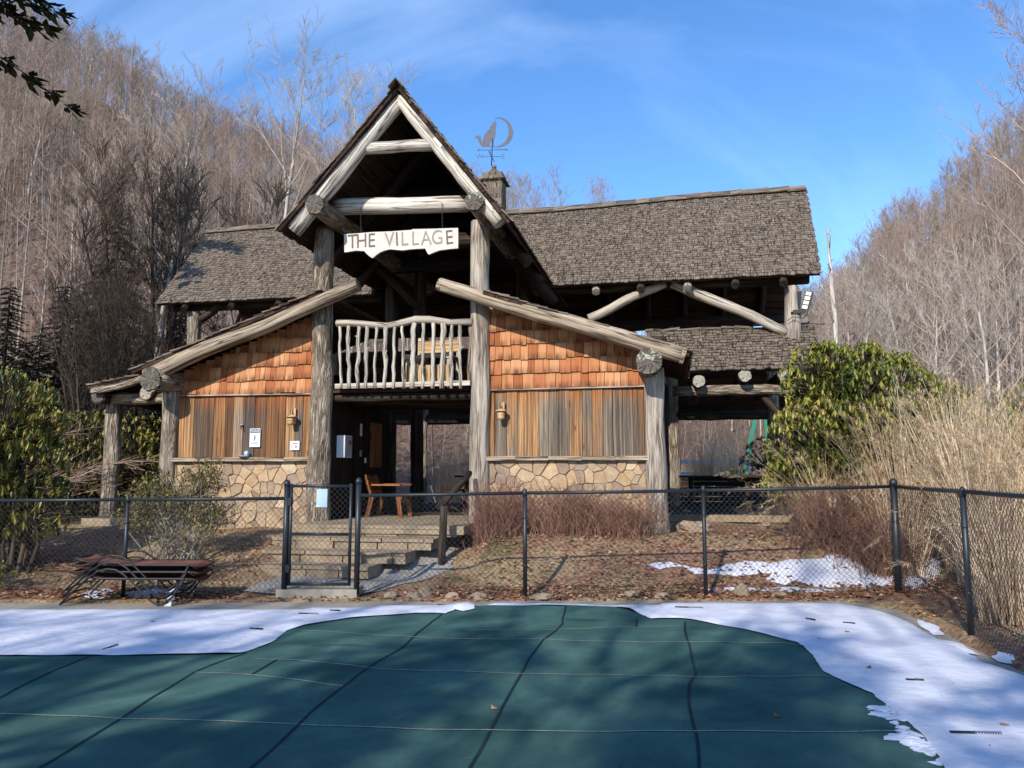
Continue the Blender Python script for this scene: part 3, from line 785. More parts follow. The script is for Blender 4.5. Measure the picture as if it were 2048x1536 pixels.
for u in (-1.5, 1.5, 4.4): one_log('post', (u, 3.6, .7), (u, 3.6, 6.0 if abs(u) < 2 else 4.4), .16, .15, 'dark_log')
shakes('porch_roof', (0, 9.5, 3.15), (-1, 0, 0), (0, -1.9, 1.75), 2.6, lambda s: (-7.6, 7.6), e=.2, w=(.12, .25), th=.024)
one_log('rear_beam', (-7, 7.55, 3.02), (7.6, 7.55, 3.06), .15, .15, 'dark_log')
one_log('hall_beam', (-4.4, 3.6, 3.2), (-1.5, 3.6, 3.2), .14, .14, 'dark_log')
# --- right porch: lower roof in front of the upper storey
PV, PZ = 3.02, at_v(1490, 739, 3.02).z
PT = at_v(1490, 657, 3.95)
es_p = V((0, PT.y - PV, PT.z - PZ)); SP = es_p.length
shakes('porch_roof', (0, PV, PZ), (1, 0, 0), es_p, SP, lambda s: (4.3 if s < 0 else lerp(4.55, 4.1, s / SP), 7.5), e=.085, w=(.06, .17), th=.026, ragged=.035)
m = MB(); u = 4.1
while u < 7.6:
    w = rnd(.15, .5); m.box((u + w / 2, PT.y + .02, PT.z + rnd(.02, .07)), (w / 2, 0, rnd(-.02, .02)), (0, .09, .01), (0, 0, .02)); u += w + .01
part(m, 'ridge_cap', 'shake')
for px_, py_ in ((1398, 762), (1490, 751), (1569, 749)):
    c = at_v(px_, py_, 3.0)
    Lg = one_log('purlin_log', c, (c.x, 7.6, c.z), .125, .125, 'dark_log', n=14); log_end(Lg, c, (0, -1, 0), .125, 'rail_log')
a, b = at_v(1345, 783, 3.35), at_v(1640, 776, 3.35)
one_log('porch_beam', a, b, .105, .105, 'bark_post', n=14, wob=.16)
one_log('post', (7.15, 3.35, .7), (7.15, 3.35, b.z), .15, .15, 'bark_post')
one_log('brace', at_v(1510, 772, 3.45), at_v(1575, 850, 3.45), .07, .07, 'dark_log')
# --- left porch beside the wing
a, b = at_v(196, 795, .25), at_v(345, 797, .1)
one_log('porch_beam', a, b, .115, .12, 'bark_post', n=14, wob=.14)
c = at_v(292, 786, -.1); Lg = one_log('purlin_log', c, (c.x, 2.8, c.z), .13, .13, 'dark_log'); log_end(Lg, c, (0, -1, 0), .13, 'rail_log')
c = at_v(196, 792, -.1); Lg = one_log('purlin_log', c, (c.x, 2.8, c.z), .14, .13, 'dark_log', wob=.2); log_end(Lg, c, (0, -1, 0), .13, 'end_grain')
lo, hi = at_v(176, 772, -.2), at_v(345, 738, -.2)
es_ = V((hi.x - lo.x, 0, hi.z - lo.z))
shakes('porch_roof', (lo.x, 2.9, lo.z), (0, -1, 0), es_, es_.length, lambda s: (0, 3.1), e=.16, th=.024)
one_log('rake_log', lo + V((.1, .0, -.1)), hi + V((0, 0, -.1)), .06, .075, 'bark_post', n=12, wob=.2)
# --- low wall at the back of the right porch, and floors
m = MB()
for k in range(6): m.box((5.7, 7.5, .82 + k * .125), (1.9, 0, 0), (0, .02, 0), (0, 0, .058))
part(m, 'low_wall', 'dark_board')  # dark board colour also carries the shade under the porch
m = MB(); m.box((0, -.48, .705), (1.42, 0, 0), (0, .56, 0), (0, 0, .065)); m.box((.0, 1.05, .707), (1.6, 0, 0), (0, .96, 0), (0, 0, .065)); part(m, 'floor_slab', 'step_stone')
m = MB(); m.box((5.7, 3.22, .705), (1.5, 0, 0), (0, .09, 0), (0, 0, .065)); part(m, 'porch_edge', 'step_stone')
m = MB(); m.box((.3, 5.72, .705), (6.9, 0, 0), (0, 2.38, 0), (0, 0, .065)); part(m, 'hall_floor', 'floor_shade')  # hall floor with its shade put into the colour
m = MB(); m.box((0, 2.68, .705), (1.5, 0, 0), (0, .64, 0), (0, 0, .062)); part(m, 'passage_floor', 'floor_shade')
m = MB(); m.box((-5.4, .35, .68), (.85, 0, 0), (0, .3, 0), (0, 0, .07)); part(m, 'porch_kerb', 'step_stone')
# --- cupola with a pyramid roof on the crossing
cu = at_v(988, 400, 5.6)
cup = MB()
w = .24
for k in range(9):
    z0 = 7.75 + k * .135
    for (dx, dy, lx, ly) in ((0, -w, w, 0), (0, w, w, 0), (-w, 0, 0, w), (w, 0, 0, w)):
        q = -1.0
        while q < .95:
            q2 = min(q + rnd(.3, .6), 1.0)
            c = V((cu.x + dx + lx * (q + q2) / 2, 5.6 + dy + ly * (q + q2) / 2, z0 + .07))
            cup.box(c, (0, 0, .075), V((lx, ly, 0)) * (q2 - q) / 2 * .97, V((dx, dy, 0)).normalized() * (.012 + rnd(0, .008))); q = q2
cupola = part(cup, 'cupola', 'shake')
zt = at_v(985, 334, 5.6).z; zb = at_v(985, 366, 5.6).z
m = MB(); e = .34
for k in range(4):
    a0 = math.pi / 4 + k * math.pi / 2
    for j in range(5):
        t0, t1 = j / 5, (j + 1) / 5 - .02
        A = V((cu.x + e * 1.414 * math.cos(a0), 5.6 + e * 1.414 * math.sin(a0), zb)); B = V((cu.x + e * 1.414 * math.cos(a0 + math.pi / 2), 5.6 + e * 1.414 * math.sin(a0 + math.pi / 2), zb)); T = V((cu.x, 5.6, zt))
        p, q = A.lerp(B, t0), A.lerp(B, t1)
        nn = (B - A).cross(T - A).normalized()
        i = m.pts([p + nn * rnd(0, .012), q + nn * rnd(0, .012), q.lerp(T, .93), p.lerp(T, .93), p - nn * .03, q - nn * .03])
        r = R.random(); m.face((i, i + 1, i + 2, i + 3), [(0, 0), (.15, 0), (.15, .6), (0, .6)], r); m.face((i + 4, i + 5, i + 1, i), None, r)
m.box((cu.x, 5.6, zt + .0), (.05, 0, 0), (0, .05, 0), (0, 0, .03))
part(m, 'cupola_roof', 'shake', cupola)
# ------------------------------------------------------------------ ground, deck, pool cover, snow
from mathutils import geometry
def px_poly(ps, z=0.0): return [tuple(at_z(x, y, z).xy) for x, y in ps]
def inside(p, poly):
    c = False; n = len(poly)
    for i in range(n):
        a, b = poly[i], poly[i - 1]
        if (a[1] > p[1]) != (b[1] > p[1]) and p[0] < (b[0] - a[0]) * (p[1] - a[1]) / (b[1] - a[1]) + a[0]: c = not c
    return c
def edge_dist(p, poly):
    d = 1e9; n = len(poly); P = V(p)
    for i in range(n):
        a, b = V(poly[i - 1]), V(poly[i]); ab = b - a
        t = max(0, min(1, (P - a).dot(ab) / max(ab.length_squared, 1e-9))); d = min(d, (P - a - ab * t).length)
    return d
def resample(poly, step, amp=0.0, fr=3.0, keep=lambda p: True):
    out = []; n = len(poly)
    for i in range(n):
        a, b = V(poly[i]), V(poly[(i + 1) % n]); L = (b - a).length; k = max(1, int(L / step)); nn = V((-(b - a).y, (b - a).x)).normalized() if L > 0 else V((0, 0))
        for j in range(k):
            p = a.lerp(b, j / k)
            if amp and keep(p): p = p + nn * amp * (nz(p.x * fr, p.y * fr, 5) + .6 * nz(p.x * fr * 4, p.y * fr * 4, 9))
            out.append((p.x, p.y))
    return out
def sheet(name, poly, spacing, zf, mat, uvs=1.0, edge_z=None, grade=None):
    """a gently uneven sheet over the outline poly"""
    xs = [p[0] for p in poly]; ys = [p[1] for p in poly]
    pts = [V(p) for p in poly]; n = len(poly)
    y = min(ys) + spacing / 2; row = 0
    while y < max(ys):
        x = min(xs) + spacing * (.5 + .5 * (row % 2))
        while x < max(xs):
            if inside((x, y), poly) and edge_dist((x, y), poly) > spacing * .35: pts.append(V((x + rnd(-.1, .1) * spacing, y + rnd(-.1, .1) * spacing)))
            x += spacing
        y += spacing; row += 1
    vs, es, fs, *_ = geometry.delaunay_2d_cdt(pts, [], [list(range(n))], 1, 1e-5)
    m = MB()
    m.pts([(v.x, v.y, zf(v.x, v.y, edge_dist((v.x, v.y), poly))) for v in vs])
    for f in fs:
        a, b, c = (vs[k] for k in f[:3])
        if (b - a).cross(c - a) < 0: f = f[::-1]
        m.face(f, [(vs[k].x, vs[k].y) for k in f], 0, True)
    return m.obj(name, M[mat])

deck_poly = px_poly([(1640, 1202), (1715, 1205), (1790, 1219), (1860, 1250), (1925, 1287), (2048, 1345), (2250, 1450)]) + [(5.4, 2.0), (6.5, -7), (-11, -7), (-11, 10.25)] + px_poly([(0, 1207), (300, 1206), (700, 1203), (1200, 1202)])
deck_poly = deck_poly[::-1] if sum((deck_poly[i - 1][0] * deck_poly[i][1] - deck_poly[i][0] * deck_poly[i - 1][1]) for i in range(len(deck_poly))) < 0 else deck_poly
def facade_y(x): return 13.8 - .2 * (x - O[0])
T_X = [-.80, -.644, -.517, -.454, -.373, -.291, -.203, -.14, -.015, .13, .173, .3, .36, .425, .486, .55, .643, .80]
T_S = [.66, .635, .56, .515, .475, .445, .41, .38,  .345, .345, .2, .165, .19, .26, .325, .365, .46, .56]
def hill(x, y):
    if y < 20: return 0.0
    t = x / y; s = table(t, T_X, T_S)
    y0, y1 = (31, 108) if t < .15 else (34, 112)
    zc = CZ + s * y1 - 8.5
    if y < y1: h = zc * smooth(max(0, (y - y0) / (y1 - y0)) ** .85) if False else zc * max(0, (y - y0) / (y1 - y0)) ** 1.15
    else: h = zc + (y - y1) * .05
    return max(0, h) + (nz(x * .07, y * .07) * 1.5 + nz(x * .2, y * .2) * .4) * smooth((y - y0) / 15)
def ground(x, y):
    fy = facade_y(x)
    t = (y - 10.6) / (fy - .45 - 10.6)
    z = .015 + .62 * smooth(t) * (1 if x < 3.6 else lerp(1, .92, smooth((x - 3.6) / 2)))
    if x > 4.4: z = min(z, .62); z = lerp(z, .02 + .6 * smooth((y - 9) / 6), smooth((x - 4.4) / .8))
    if x < -4.5: z = lerp(z, .02 + .60 * smooth((y - 10.6) / 4.6), smooth((-4.5 - x) / 1.0))
    w = smooth((x + 3.75) / .35) * (1 - smooth((x + .75) / .5))          # the path up to the steps
    if w > 0 and y < 13.4: z = lerp(z, min(z, .07 + .35 * smooth((y - 11.6) / 1.4)), w)
    z += (.03 * nz(x * 1.3, y * 1.3) + .012 * nz(x * 5, y * 5)) * smooth((y - 10.3) / .5)
    h = hill(x, y)
    if h > 0: z = z + h
    return z
def steps_axis(lo, hi, fine_lo, fine_hi, f, g):
    a = [fine_lo]
    while a[-1] < fine_hi: a.append(a[-1] + f)
    s = f
    while a[-1] < hi: s *= g; a.append(a[-1] + s)
    s = f
    while a[0] > lo: s *= g; a.insert(0, a[0] - s)
    return a
gx = steps_axis(-130, 130, -9, 8, .22, 1.14); gy = steps_axis(-70, 170, 9.9, 16.5, .2, 1.12)
m = MB(); idx = {}
for j, y in enumerate(gy):
    for i, x in enumerate(gx):
        z = ground(x, y) if y > 9 else 0.02
        if inside((x, y), deck_poly) and edge_dist((x, y), deck_poly) > .03: z = -.15
        if y < 9 and not inside((x, y), deck_poly): z = .03 + .02 * nz(x, y)
        idx[i, j] = m.pts([(x, y, z)])
for j in range(len(gy) - 1):
    for i in range(len(gx) - 1): m.face((idx[i, j], idx[i + 1, j], idx[i + 1, j + 1], idx[i, j + 1]), None, 0, True)
g_ob = tag(m.obj('ground', M['ground']), None, None, kind='structure')
g_ob.data.materials.append(M['hill'])
for p in g_ob.data.polygons:
    if p.center.y > 25 or abs(p.center.x) > 22: p.material_index = 1
m = MB()
top = deck_poly; i = m.pts([(x, y, 0) for x, y in top]); b = m.pts([(x, y, -.14) for x, y in top]); n = len(top)
m.face(range(i, i + n), None, 0)
for k in range(n): m.face((i + k, b + k, b + (k + 1) % n, i + (k + 1) % n), None, 0)
tag(m.obj('pool_deck', M['concrete']), None, None, kind='structure')
# path in front of the steps
pp = px_poly([(480, 1176), (575, 1150), (760, 1150), (915, 1128), (905, 1150), (800, 1170), (720, 1182), (575, 1182)], .08)
sheet('path', resample(pp, .15, .06), .2, lambda x, y, d: max(ground(x, y), .03) + .012, 'path')['kind'] = 'structure'

COVER_PX = [(-420, 1312), (0, 1309), (185, 1309), (480, 1307), (540, 1283), (575, 1256), (690, 1237), (830, 1226), (895, 1217), (950, 1213), (1125, 1215), (1230, 1220), (1298, 1229), (1300, 1236), (1390, 1240), (1500, 1261), (1590, 1282), (1612, 1289), (1655, 1340), (1700, 1362), (1745, 1379), (1800, 1424), (1850, 1465), (1905, 1536), (2010, 1720)]
cover_poly = px_poly(COVER_PX) + [(2.2, 2.3), (-7.5, 2.3)]
cover_poly = cover_poly[::-1]
cvp = resample(cover_poly, .12)
def cover_z(x, y, d=None):
    if d is None: d = edge_dist((x, y), cvp)
    e = smooth(d / .25)
    z = .010 + .024 * e + e * (.03 * nz(x * .8, y * .8, 3) + .010 * nz(x * 2.5, y * 2.5, 7))
    r = math.exp(-((y - 9.35 + .12 * math.sin(x * 1.3)) / .16) ** 2)         # slack fold along the far edge
    return z + .05 * r * e * smooth((x + 1.2) / 1.0) * (1 - smooth((x - 2.2) / .6))
cov = tag(sheet('pool_cover', cvp, .16, lambda x, y, d: cover_z(x, y, d), 'cover'), 'teal fabric winter cover stretched over the swimming pool, with sewn straps', 'pool cover')
def ribbon(px_line, w, mat, name='strap', h=.005, wav=0.0):
    ps = []
    for k in range(len(px_line) - 1):
        a, b = at_z(*px_line[k], .03), at_z(*px_line[k + 1], .03); n = max(2, int((b - a).length / .1))
        ps += [a.lerp(b, j / n) for j in range(n)]
    ps.append(at_z(*px_line[-1], .03)); m = MB(); o = rnd(0, 50); prev = None
    for k, p in enumerate(ps):
        t = (ps[min(k + 1, len(ps) - 1)] - ps[max(0, k - 1)]); t.z = 0; t.normalize(); s = V((-t.y, t.x, 0)) * w / 2
        p = p + V((-t.y, t.x, 0)) * wav * nz(o, k * .12)
        L, Rr = p + s, p - s
        i = m.pts([(L.x, L.y, cover_z(L.x, L.y) + h), (Rr.x, Rr.y, cover_z(Rr.x, Rr.y) + h)])
        if prev is not None: m.face((prev, prev + 1, i + 1, i), [(0, k * .1), (w, k * .1), (w, k * .1 + .1), (0, k * .1 + .1)], 0, True)
        prev = i
    return m.obj(name, M[mat], cov)
for ln in ([(-200, 1416), (0, 1427), (500, 1448), (1024, 1465), (1500, 1466), (1850, 1463)], [(510, 1321), (760, 1339), (1024, 1350), (1400, 1354), (1665, 1352)], [(600, 1264), (830, 1274), (1024, 1281), (1400, 1288), (1608, 1287)], [(392, 1345), (540, 1358), (688, 1372)], [(930, 1261), (1100, 1263), (1250, 1258), (1370, 1254)]):
    ribbon(ln, .014, 'strap_pale', wav=.02)
for ln in ([(-120, 1455), (0, 1394), (110, 1342), (184, 1310)], [(60, 1550), (240, 1440), (390, 1345), (489, 1308)], [(485, 1550), (600, 1450), (690, 1371), (826, 1276), (890, 1222)], [(500, 1353), (556, 1324)], [(930, 1550), (1000, 1420), (1060, 1320), (1085, 1284), (1128, 1252), (1131, 1218)], [(1397, 1550), (1393, 1470), (1378, 1410), (1376, 1370), (1390, 1345), (1378, 1300), (1370, 1245)], [(1272, 1256), (1272, 1240)]):
    ribbon(ln, .019, 'strap_dark', wav=.03)
def anchor(a, b):                                                    # strap tail and spring lying on the deck
    m = MB(); p, q = at_z(*a, .05), at_z(*b, .05); n = 10
    m.bar(p + V((0, 0, 0)), p.lerp(q, .45), .026, .006); d = (q - p)
    ps = []; s = V((-d.y, d.x, 0)).normalized()
    for k in range(40):
        t = .45 + .5 * k / 40; ps.append(p + d * t + s * .008 * math.cos(k * 1.57) + V((0, 0, .008 * math.sin(k * 1.57))))
    m.tube(ps, .0025, 5); m.obj('strap_anchor', M['strap_dark'], cov)
for a, b in (((500, 1256), (528, 1258)), ((597, 1226), (640, 1227)), ((660, 1220), (682, 1221)), ((875, 1209), (925, 1212)), ((1095, 1211), (1132, 1214)), ((1900, 1463), (2010, 1466)), ((1812, 1358), (1850, 1360)), ((1686, 1244), (1712, 1247)), ((205, 1299), (238, 1288)), ((1612, 1236), (1632, 1240)), ((1350, 1213), (1410, 1215))): anchor(a, b)

def on_ground(px_, py_):
    p = at_z(px_, py_, .03)
    lo = at_z(px_, py_, 0.0).y; y = 9.0; d = ray(px_, py_)
    while y < lo:
        t = y / d.y; x, z = d.x * t, CZ + d.z * t
        if z < (ground(x, y) if not inside((x, y), deck_poly) else 0): return V((x, y, z))
        y += .02
    return at_z(px_, py_, 0.0)
def snow_sheet(px, amp, label, thick=.03, zbase=None, spacing=.14, z=.03, cat='snow'):
    po = px_poly(px, z) if zbase is None or zbase is deck_or_cover else [tuple(on_ground(x, y).xy) for x, y in px]; A = sum(po[i - 1][0] * po[i][1] - po[i][0] * po[i - 1][1] for i in range(len(po)))
    if A < 0: po = po[::-1]
    po = resample(po, .05 if amp else .1, amp, 2.6)
    zb = zbase or (lambda x, y: .012)
    o = sheet('snow', po, spacing, lambda x, y, d: zb(x, y) + thick * min(1, (d / .06)) ** .6 + .006 * nz(x * 3, y * 3), 'snow')
    return tag(o, label, cat, None, 'stuff')
def deck_or_cover(x, y): return cover_z(x, y) + .012 if inside((x, y), cvp) else .012
snow_sheet([(-420, 1228), (-60, 1221), (100, 1217), (300, 1217), (500, 1219), (700, 1213), (860, 1207), (900, 1209), (935, 1213), (950, 1217), (948, 1223), (925, 1225), (912, 1222), (890, 1229), (830, 1228), (690, 1239), (575, 1259), (540, 1285), (480, 1308), (185, 1311), (0, 1311), (-420, 1314)], .03, 'snow lying on the pool deck left of the cover', .03, deck_or_cover)
snow_sheet([(955, 1209), (1130, 1209), (1400, 1206), (1690, 1206), (1770, 1222), (1815, 1240), (1860, 1266), (1910, 1290), (1960, 1318), (2040, 1345), (2160, 1400), (2300, 1560), (2160, 1720), (2010, 1720), (1900, 1538), (1846, 1468), (1797, 1428), (1742, 1384), (1698, 1366), (1652, 1343), (1608, 1291), (1590, 1283), (1500, 1262), (1390, 1241), (1302, 1238), (1296, 1231), (1230, 1221), (1125, 1216), (955, 1213)], .03, 'snow lying on the pool deck right of the cover', .03, deck_or_cover)
for ps in ([(1835, 1240), (1872, 1256), (1890, 1272), (1866, 1272), (1840, 1255)], [(1880, 1280), (1925, 1290), (1950, 1312), (1910, 1300)], [(1975, 1300), (2060, 1322), (2060, 1338), (2000, 1326)]):
    snow_sheet(ps, .04, 'small melting snow scraps by the right edge of the pool', .02, lambda x, y: max(deck_or_cover(x, y), ground(x, y) + .004 if not inside((x, y), deck_poly) else 0), .1)
gz = lambda x, y: ground(x, y) + .006
for ps, lab in (([(1365, 1132), (1420, 1140), (1470, 1130), (1560, 1121), (1640, 1117), (1700, 1116), (1788, 1112), (1792, 1172), (1700, 1176), (1630, 1176), (1590, 1160), (1570, 1172), (1530, 1162), (1545, 1148), (1500, 1150), (1470, 1155), (1440, 1150), (1390, 1152)], 'snow patch on the leafy bank behind the black fence'), ([(1400, 1178), (1500, 1176), (1620, 1178), (1700, 1180), (1640, 1186), (1500, 1182), (1420, 1184)], 'thin snow strip along the fence foot'), ([(1802, 1112), (1858, 1100), (1880, 1130), (1870, 1165), (1830, 1180), (1806, 1172)], 'snow patch under the tall grass beside the corner post'), ([(1280, 1132), (1340, 1126), (1372, 1134), (1320, 1136)], 'thin snow streak near the middle of the bank'), ([(-20, 1062), (60, 1058), (135, 1060), (110, 1068), (60, 1066), (40, 1076), (-20, 1078)], 'snow patch under the large rhododendron by the left'), ([(160, 1186), (215, 1178), (235, 1186), (200, 1198), (165, 1194)], 'snow scrap under the stacked loungers'), ([(245, 1188), (300, 1180), (372, 1184), (340, 1196), (262, 1198)], 'snow under the feet of the stacked loungers')):
    snow_sheet(ps, .05, lab, .025, gz if ps[0][1] < 1175 or ps[0][1] > 1200 else (lambda x, y: max(gz(x, y), .006)), .1, .15 if 1100 < ps[0][1] < 1150 else .05)
m = MB()
for k in range(34):
    t = R.random(); px_, py_ = lerp(1760, 1886, t) + R.gauss(0, 9), lerp(1398, 1526, t) + R.gauss(0, 7)
    p = at_z(px_, py_, .04)
    if not inside(p.xy, cvp): continue
    q = rnd(.015, .06); m.rock((p.x, p.y, cover_z(p.x, p.y) + .003), q * rnd(.8, 1.8), q, rnd(.007, .016), 0, n=12, m=6, amp=.7)
tag(m.obj('snow', M['snow']), 'scraps of melting snow on the right corner of the pool cover', 'snow', None, 'stuff')
# ------------------------------------------------------------------ things fixed to or standing by the pavilion
class T:
    """a thing standing in the pavilion's frame: parts are drawn in (u, v, z) and moved to the thing's own base"""
    def __init__(s, name, base, label, cat, group=None):
        s.b = V(base); s.e = tag(empty(name, world(*s.b), -ROT), label, cat, group)
    def part(s, mb, name, mat, parent=None):
        mb.v = [(p[0] - s.b.x, p[1] - s.b.y, p[2] - s.b.z) for p in mb.v]
        return mb.obj(name, M[mat], parent or s.e)
    def at(s, p): return V(p) - s.b
def zpoly(pts, ox, oy, k, v):                                         # outline noted on an enlarged crop -> (u, z) on plane v
    out = [at_v(ox + x / k, oy + y / k, v) for x, y in pts]
    po = [(p.x, p.z) for p in out]
    A = sum(po[i - 1][0] * po[i][1] - po[i][0] * po[i - 1][1] for i in range(len(po)))
    return po if A > 0 else po[::-1]
# hanging sign
sv = -.28
po = zpoly([(205, 280), (420, 266), (600, 250), (900, 238), (1200, 217), (1204, 206), (1500, 200), (1870, 188), (1874, 300), (1872, 485), (1730, 498), (1600, 516), (1520, 545), (1440, 577), (1415, 540), (1390, 488), (1200, 498), (1050, 516), (960, 506), (870, 500), (790, 520), (730, 545), (680, 580), (620, 630), (570, 600), (530, 560), (500, 526), (380, 520), (210, 545)], 660, 430, 7.31, sv)
sg = T('hanging_sign', at_v(800, 490, sv), 'weathered white plank sign reading THE VILLAGE hung on chains', 'sign')
m = MB(); m.prism(po, (0, sv, 0), (1, 0, 0), (0, 0, 1), .045, .6, 0.0, True); sg.part(m, 'sign_board', 'sign_wood')
for ch, x, y in (('T', 328, 395), ('H', 463, 385), ('E', 606, 380), ('V', 868, 365), ('I', 978, 360), ('L', 1087, 355), ('L', 1243, 350), ('A', 1405, 345), ('G', 1567, 335), ('E', 1742, 335)):
    p = at_v(660 + x / 7.31, 430 + y / 7.31, sv - .004)
    o = text(ch, 'letter', M['carved_dark'] if ch in 'THEI' else M['carved'], sg.e, sg.at(p), .36, (math.pi / 2, -.045 + rnd(-.03, .03), 0), .003, .0, .82)
for x0, y0 in ((721, 437), (884, 428)):
    m = MB(); a = at_v(x0, y0 - 22, sv + .02); b = at_v(x0 + 1, y0 + 34, sv + .02); n = 14
    for k in range(n):
        c = a.lerp(b, (k + .5) / n); h = (a - b).length / n * .62; ax = V((.009, 0, 0)) if k % 2 else V((0, .009, 0))
        ps = [c + ax * math.cos(t * 6.283 / 8) + V((0, 0, h * math.sin(t * 6.283 / 8))) for t in range(9)]
        m.tube(ps, .0035, 5, cap=False)
    sg.part(m, 'chain', 'dark_metal')
# weather vane
wv_ = 5.6
vane = T('weather_vane', (cu.x, wv_, zt), 'grey metal weather vane with howling wolf and crescent moon on the cupola', 'weather vane')
K = 4.876
wolf = zpoly([(435, 370), (458, 343), (478, 352), (492, 348), (500, 385), (505, 408), (512, 418), (516, 380), (530, 340), (556, 305), (580, 285), (592, 272), (578, 268), (598, 255), (602, 238), (622, 220), (636, 196), (641, 214), (637, 222), (652, 228), (644, 246), (640, 300), (634, 350), (624, 392), (620, 440), (632, 458), (604, 458), (603, 400), (590, 405), (580, 432), (594, 456), (520, 458), (486, 432), (470, 402), (462, 376), (448, 370)], 860, 200, K, wv_)
m = MB(); m.prism(wolf, (0, wv_ - .006, 0), (1, 0, 0), (0, 0, 1), .012); vane.part(m, 'wolf_figure', 'vane_metal')
outer = [(628, 179), (665, 168), (700, 171), (738, 186), (768, 212), (795, 252), (810, 300), (808, 350), (792, 390), (764, 424), (726, 448), (680, 461), (622, 462)]
inner = [(672, 440 + 8), (704, 430), (735, 402), (756, 365), (767, 318), (764, 272), (750, 234), (726, 204), (694, 185), (660, 178)]
m = MB(); m.prism(zpoly(outer + inner, 860, 200, K, wv_), (0, wv_ - .006, 0), (1, 0, 0), (0, 0, 1), .012); vane.part(m, 'crescent_moon', 'vane_metal')
q = lambda x, y: at_v(860 + x / K, 200 + y / K, wv_)
m = MB(); m.tube([q(600, 645), q(609, 380)], .014, 8); m.tube([q(585, 485), q(590, 535), q(606, 560), q(603, 600)], .008, 6); vane.part(m, 'pole', 'dark_metal')
m = MB(); m.tube([q(470, 488), q(750, 484)], .009, 8); a = q(765, 484)
m.prism([(a.x - .07, a.z + .035), (a.x - .07, a.z - .035), (a.x, a.z)], (0, wv_ - .004, 0), (1, 0, 0), (0, 0, 1), .008); a = q(470, 488); m.prism([(a.x - .02, a.z + .04), (a.x - .02, a.z - .04), (a.x + .05, a.z)], (0, wv_ - .004, 0), (1, 0, 0), (0, 0, 1), .008); vane.part(m, 'arrow', 'vane_metal')
m = MB(); m.tube([q(505, 552), q(695, 549)], .008, 8); c = (q(505, 552) + q(695, 549)) / 2; m.tube([c + V((0, -.35, 0)), c + V((0, .35, 0))], .008, 8); vane.part(m, 'direction_bar', 'vane_metal')
for ch, x in (('W', 484), ('E', 714)): text(ch, 'direction_letter', M['vane_metal'], vane.e, vane.at(q(x, 553)), .19, (math.pi / 2, 0, 0), .004, -.002)
# two wooden wall lanterns
for px_, py_, lab in ((586, 840, 'small wooden bucket lantern on the brown boards beside the thick left post'), (1004, 829, 'small wooden bucket lantern on the grey boards right of the entrance')):
    c = at_v(px_, py_, -.02); L = T('wall_lantern', c, lab, 'lantern', 'wooden lanterns beside the entrance')
    m = MB(); m.box(c + V((0, .015, .07)), (0, 0, .14), (.045, 0, 0), (0, .012, 0)); L.part(m, 'back_plate', 'fresh_wood')
    m = MB(); m.tube([c + V((0, -.08, .045)), c + V((0, -.08, .06)), c + V((0, -.08, .062)), c + V((0, -.08, .085))], [.1, .1, .085, .06], 14); L.part(m, 'cap', 'fresh_wood')
    m = MB(); m.tube([c + V((0, -.08, .045)), c + V((0, -.08, -.05)), c + V((0, -.08, -.09))], [.065, .06, .055], 14); m.tube([c + V((0, -.08, -.0)), c + V((0, -.08, -.016))], [.066, .066], 14); L.part(m, 'bucket', 'fresh_wood')
    m = MB(); m.twig(c + V((-.02, -.0, .14)), c + V((.015, -.04, .1)), .008, .008, 0, 6); L.part(m, 'hook', 'dark_metal')
# notices on the left wall
p0, p1 = at_v(499, 894, .01), at_v(521, 857, .01); c = (p0 + p1) / 2; w, h = (p1.x - p0.x) / 2, (p1.z - p0.z) / 2
n1 = T('notice', c, 'white notice headed PLEASE with a small figure on the left board wall', 'notice')
m = MB(); m.box(c, (0, 0, h), (w, 0, 0), (0, .004, 0)); n1.part(m, 'sheet', 'white')
m = MB(); m.box(c + V((0, -.006, h * .74)), (w * .92, 0, 0), (0, 0, h * .2), (0, .002, 0)); n1.part(m, 'header', 'ink')
text('PLEASE', 'lettering', M['white'], n1.e, (0, -.0095, h * .74), .058, ext=.001)
m = MB(); m.rock(c + V((0, -.006, h * .22)), .011, .003, .013, amp=0); m.box(c + V((0, -.006, h * .02)), (0, 0, .022), (.012, 0, 0), (0, .002, 0)); m.box(c + V((-.006, -.006, -h * .2)), (0, 0, .02), (.0045, 0, 0), (0, .002, 0)); m.box(c + V((.006, -.006, -h * .2)), (0, 0, .02), (.0045, 0, 0), (0, .002, 0)); n1.part(m, 'figure_symbol', 'ink')
m = MB()
for k in range(3): m.box(c + V((0, -.0055, -h * (.5 + .14 * k))), (w * rnd(.6, .8), 0, 0), (0, 0, .004), (0, .001, 0))
n1.part(m, 'small_print', 'vane_metal')
p0, p1 = at_v(580, 900, .01), at_v(599, 882, .01); c = (p0 + p1) / 2; w, h = (p1.x - p0.x) / 2, (p1.z - p0.z) / 2
n2 = T('notice', c, 'small square white notice with red emblem beside the thick left post', 'notice')
m = MB(); m.box(c, (w, 0, 0), (0, 0, h), (0, .004, 0)); n2.part(m, 'sheet', 'white')
m = MB(); ex_, ez_ = w * .25, -h * .22
m.prism([(c.x + ex_ + .02 * math.cos(a), c.z + ez_ + (.03 * math.sin(a))) for a in [6.283 * k / 14 for k in range(14)]], (0, c.y - .0075, 0), (1, 0, 0), (0, 0, 1), .003); em = n2.part(m, 'emblem', 'red')
m = MB(); m.box(c + V((ex_, -.0085, ez_)), (0, 0, .014), (.005, 0, 0), (0, .001, 0)); n2.part(m, 'emblem_bar', 'white', em)
m = MB(); m.box(c + V((w * .12, -.0055, h * .5)), (w * .55, 0, 0), (0, 0, .008), (0, .001, 0)); m.box(c + V((-w * .6, -.0055, -h * .1)), (0, 0, h * .5), (.006, 0, 0), (0, .001, 0)); n2.part(m, 'small_print', 'vane_metal')
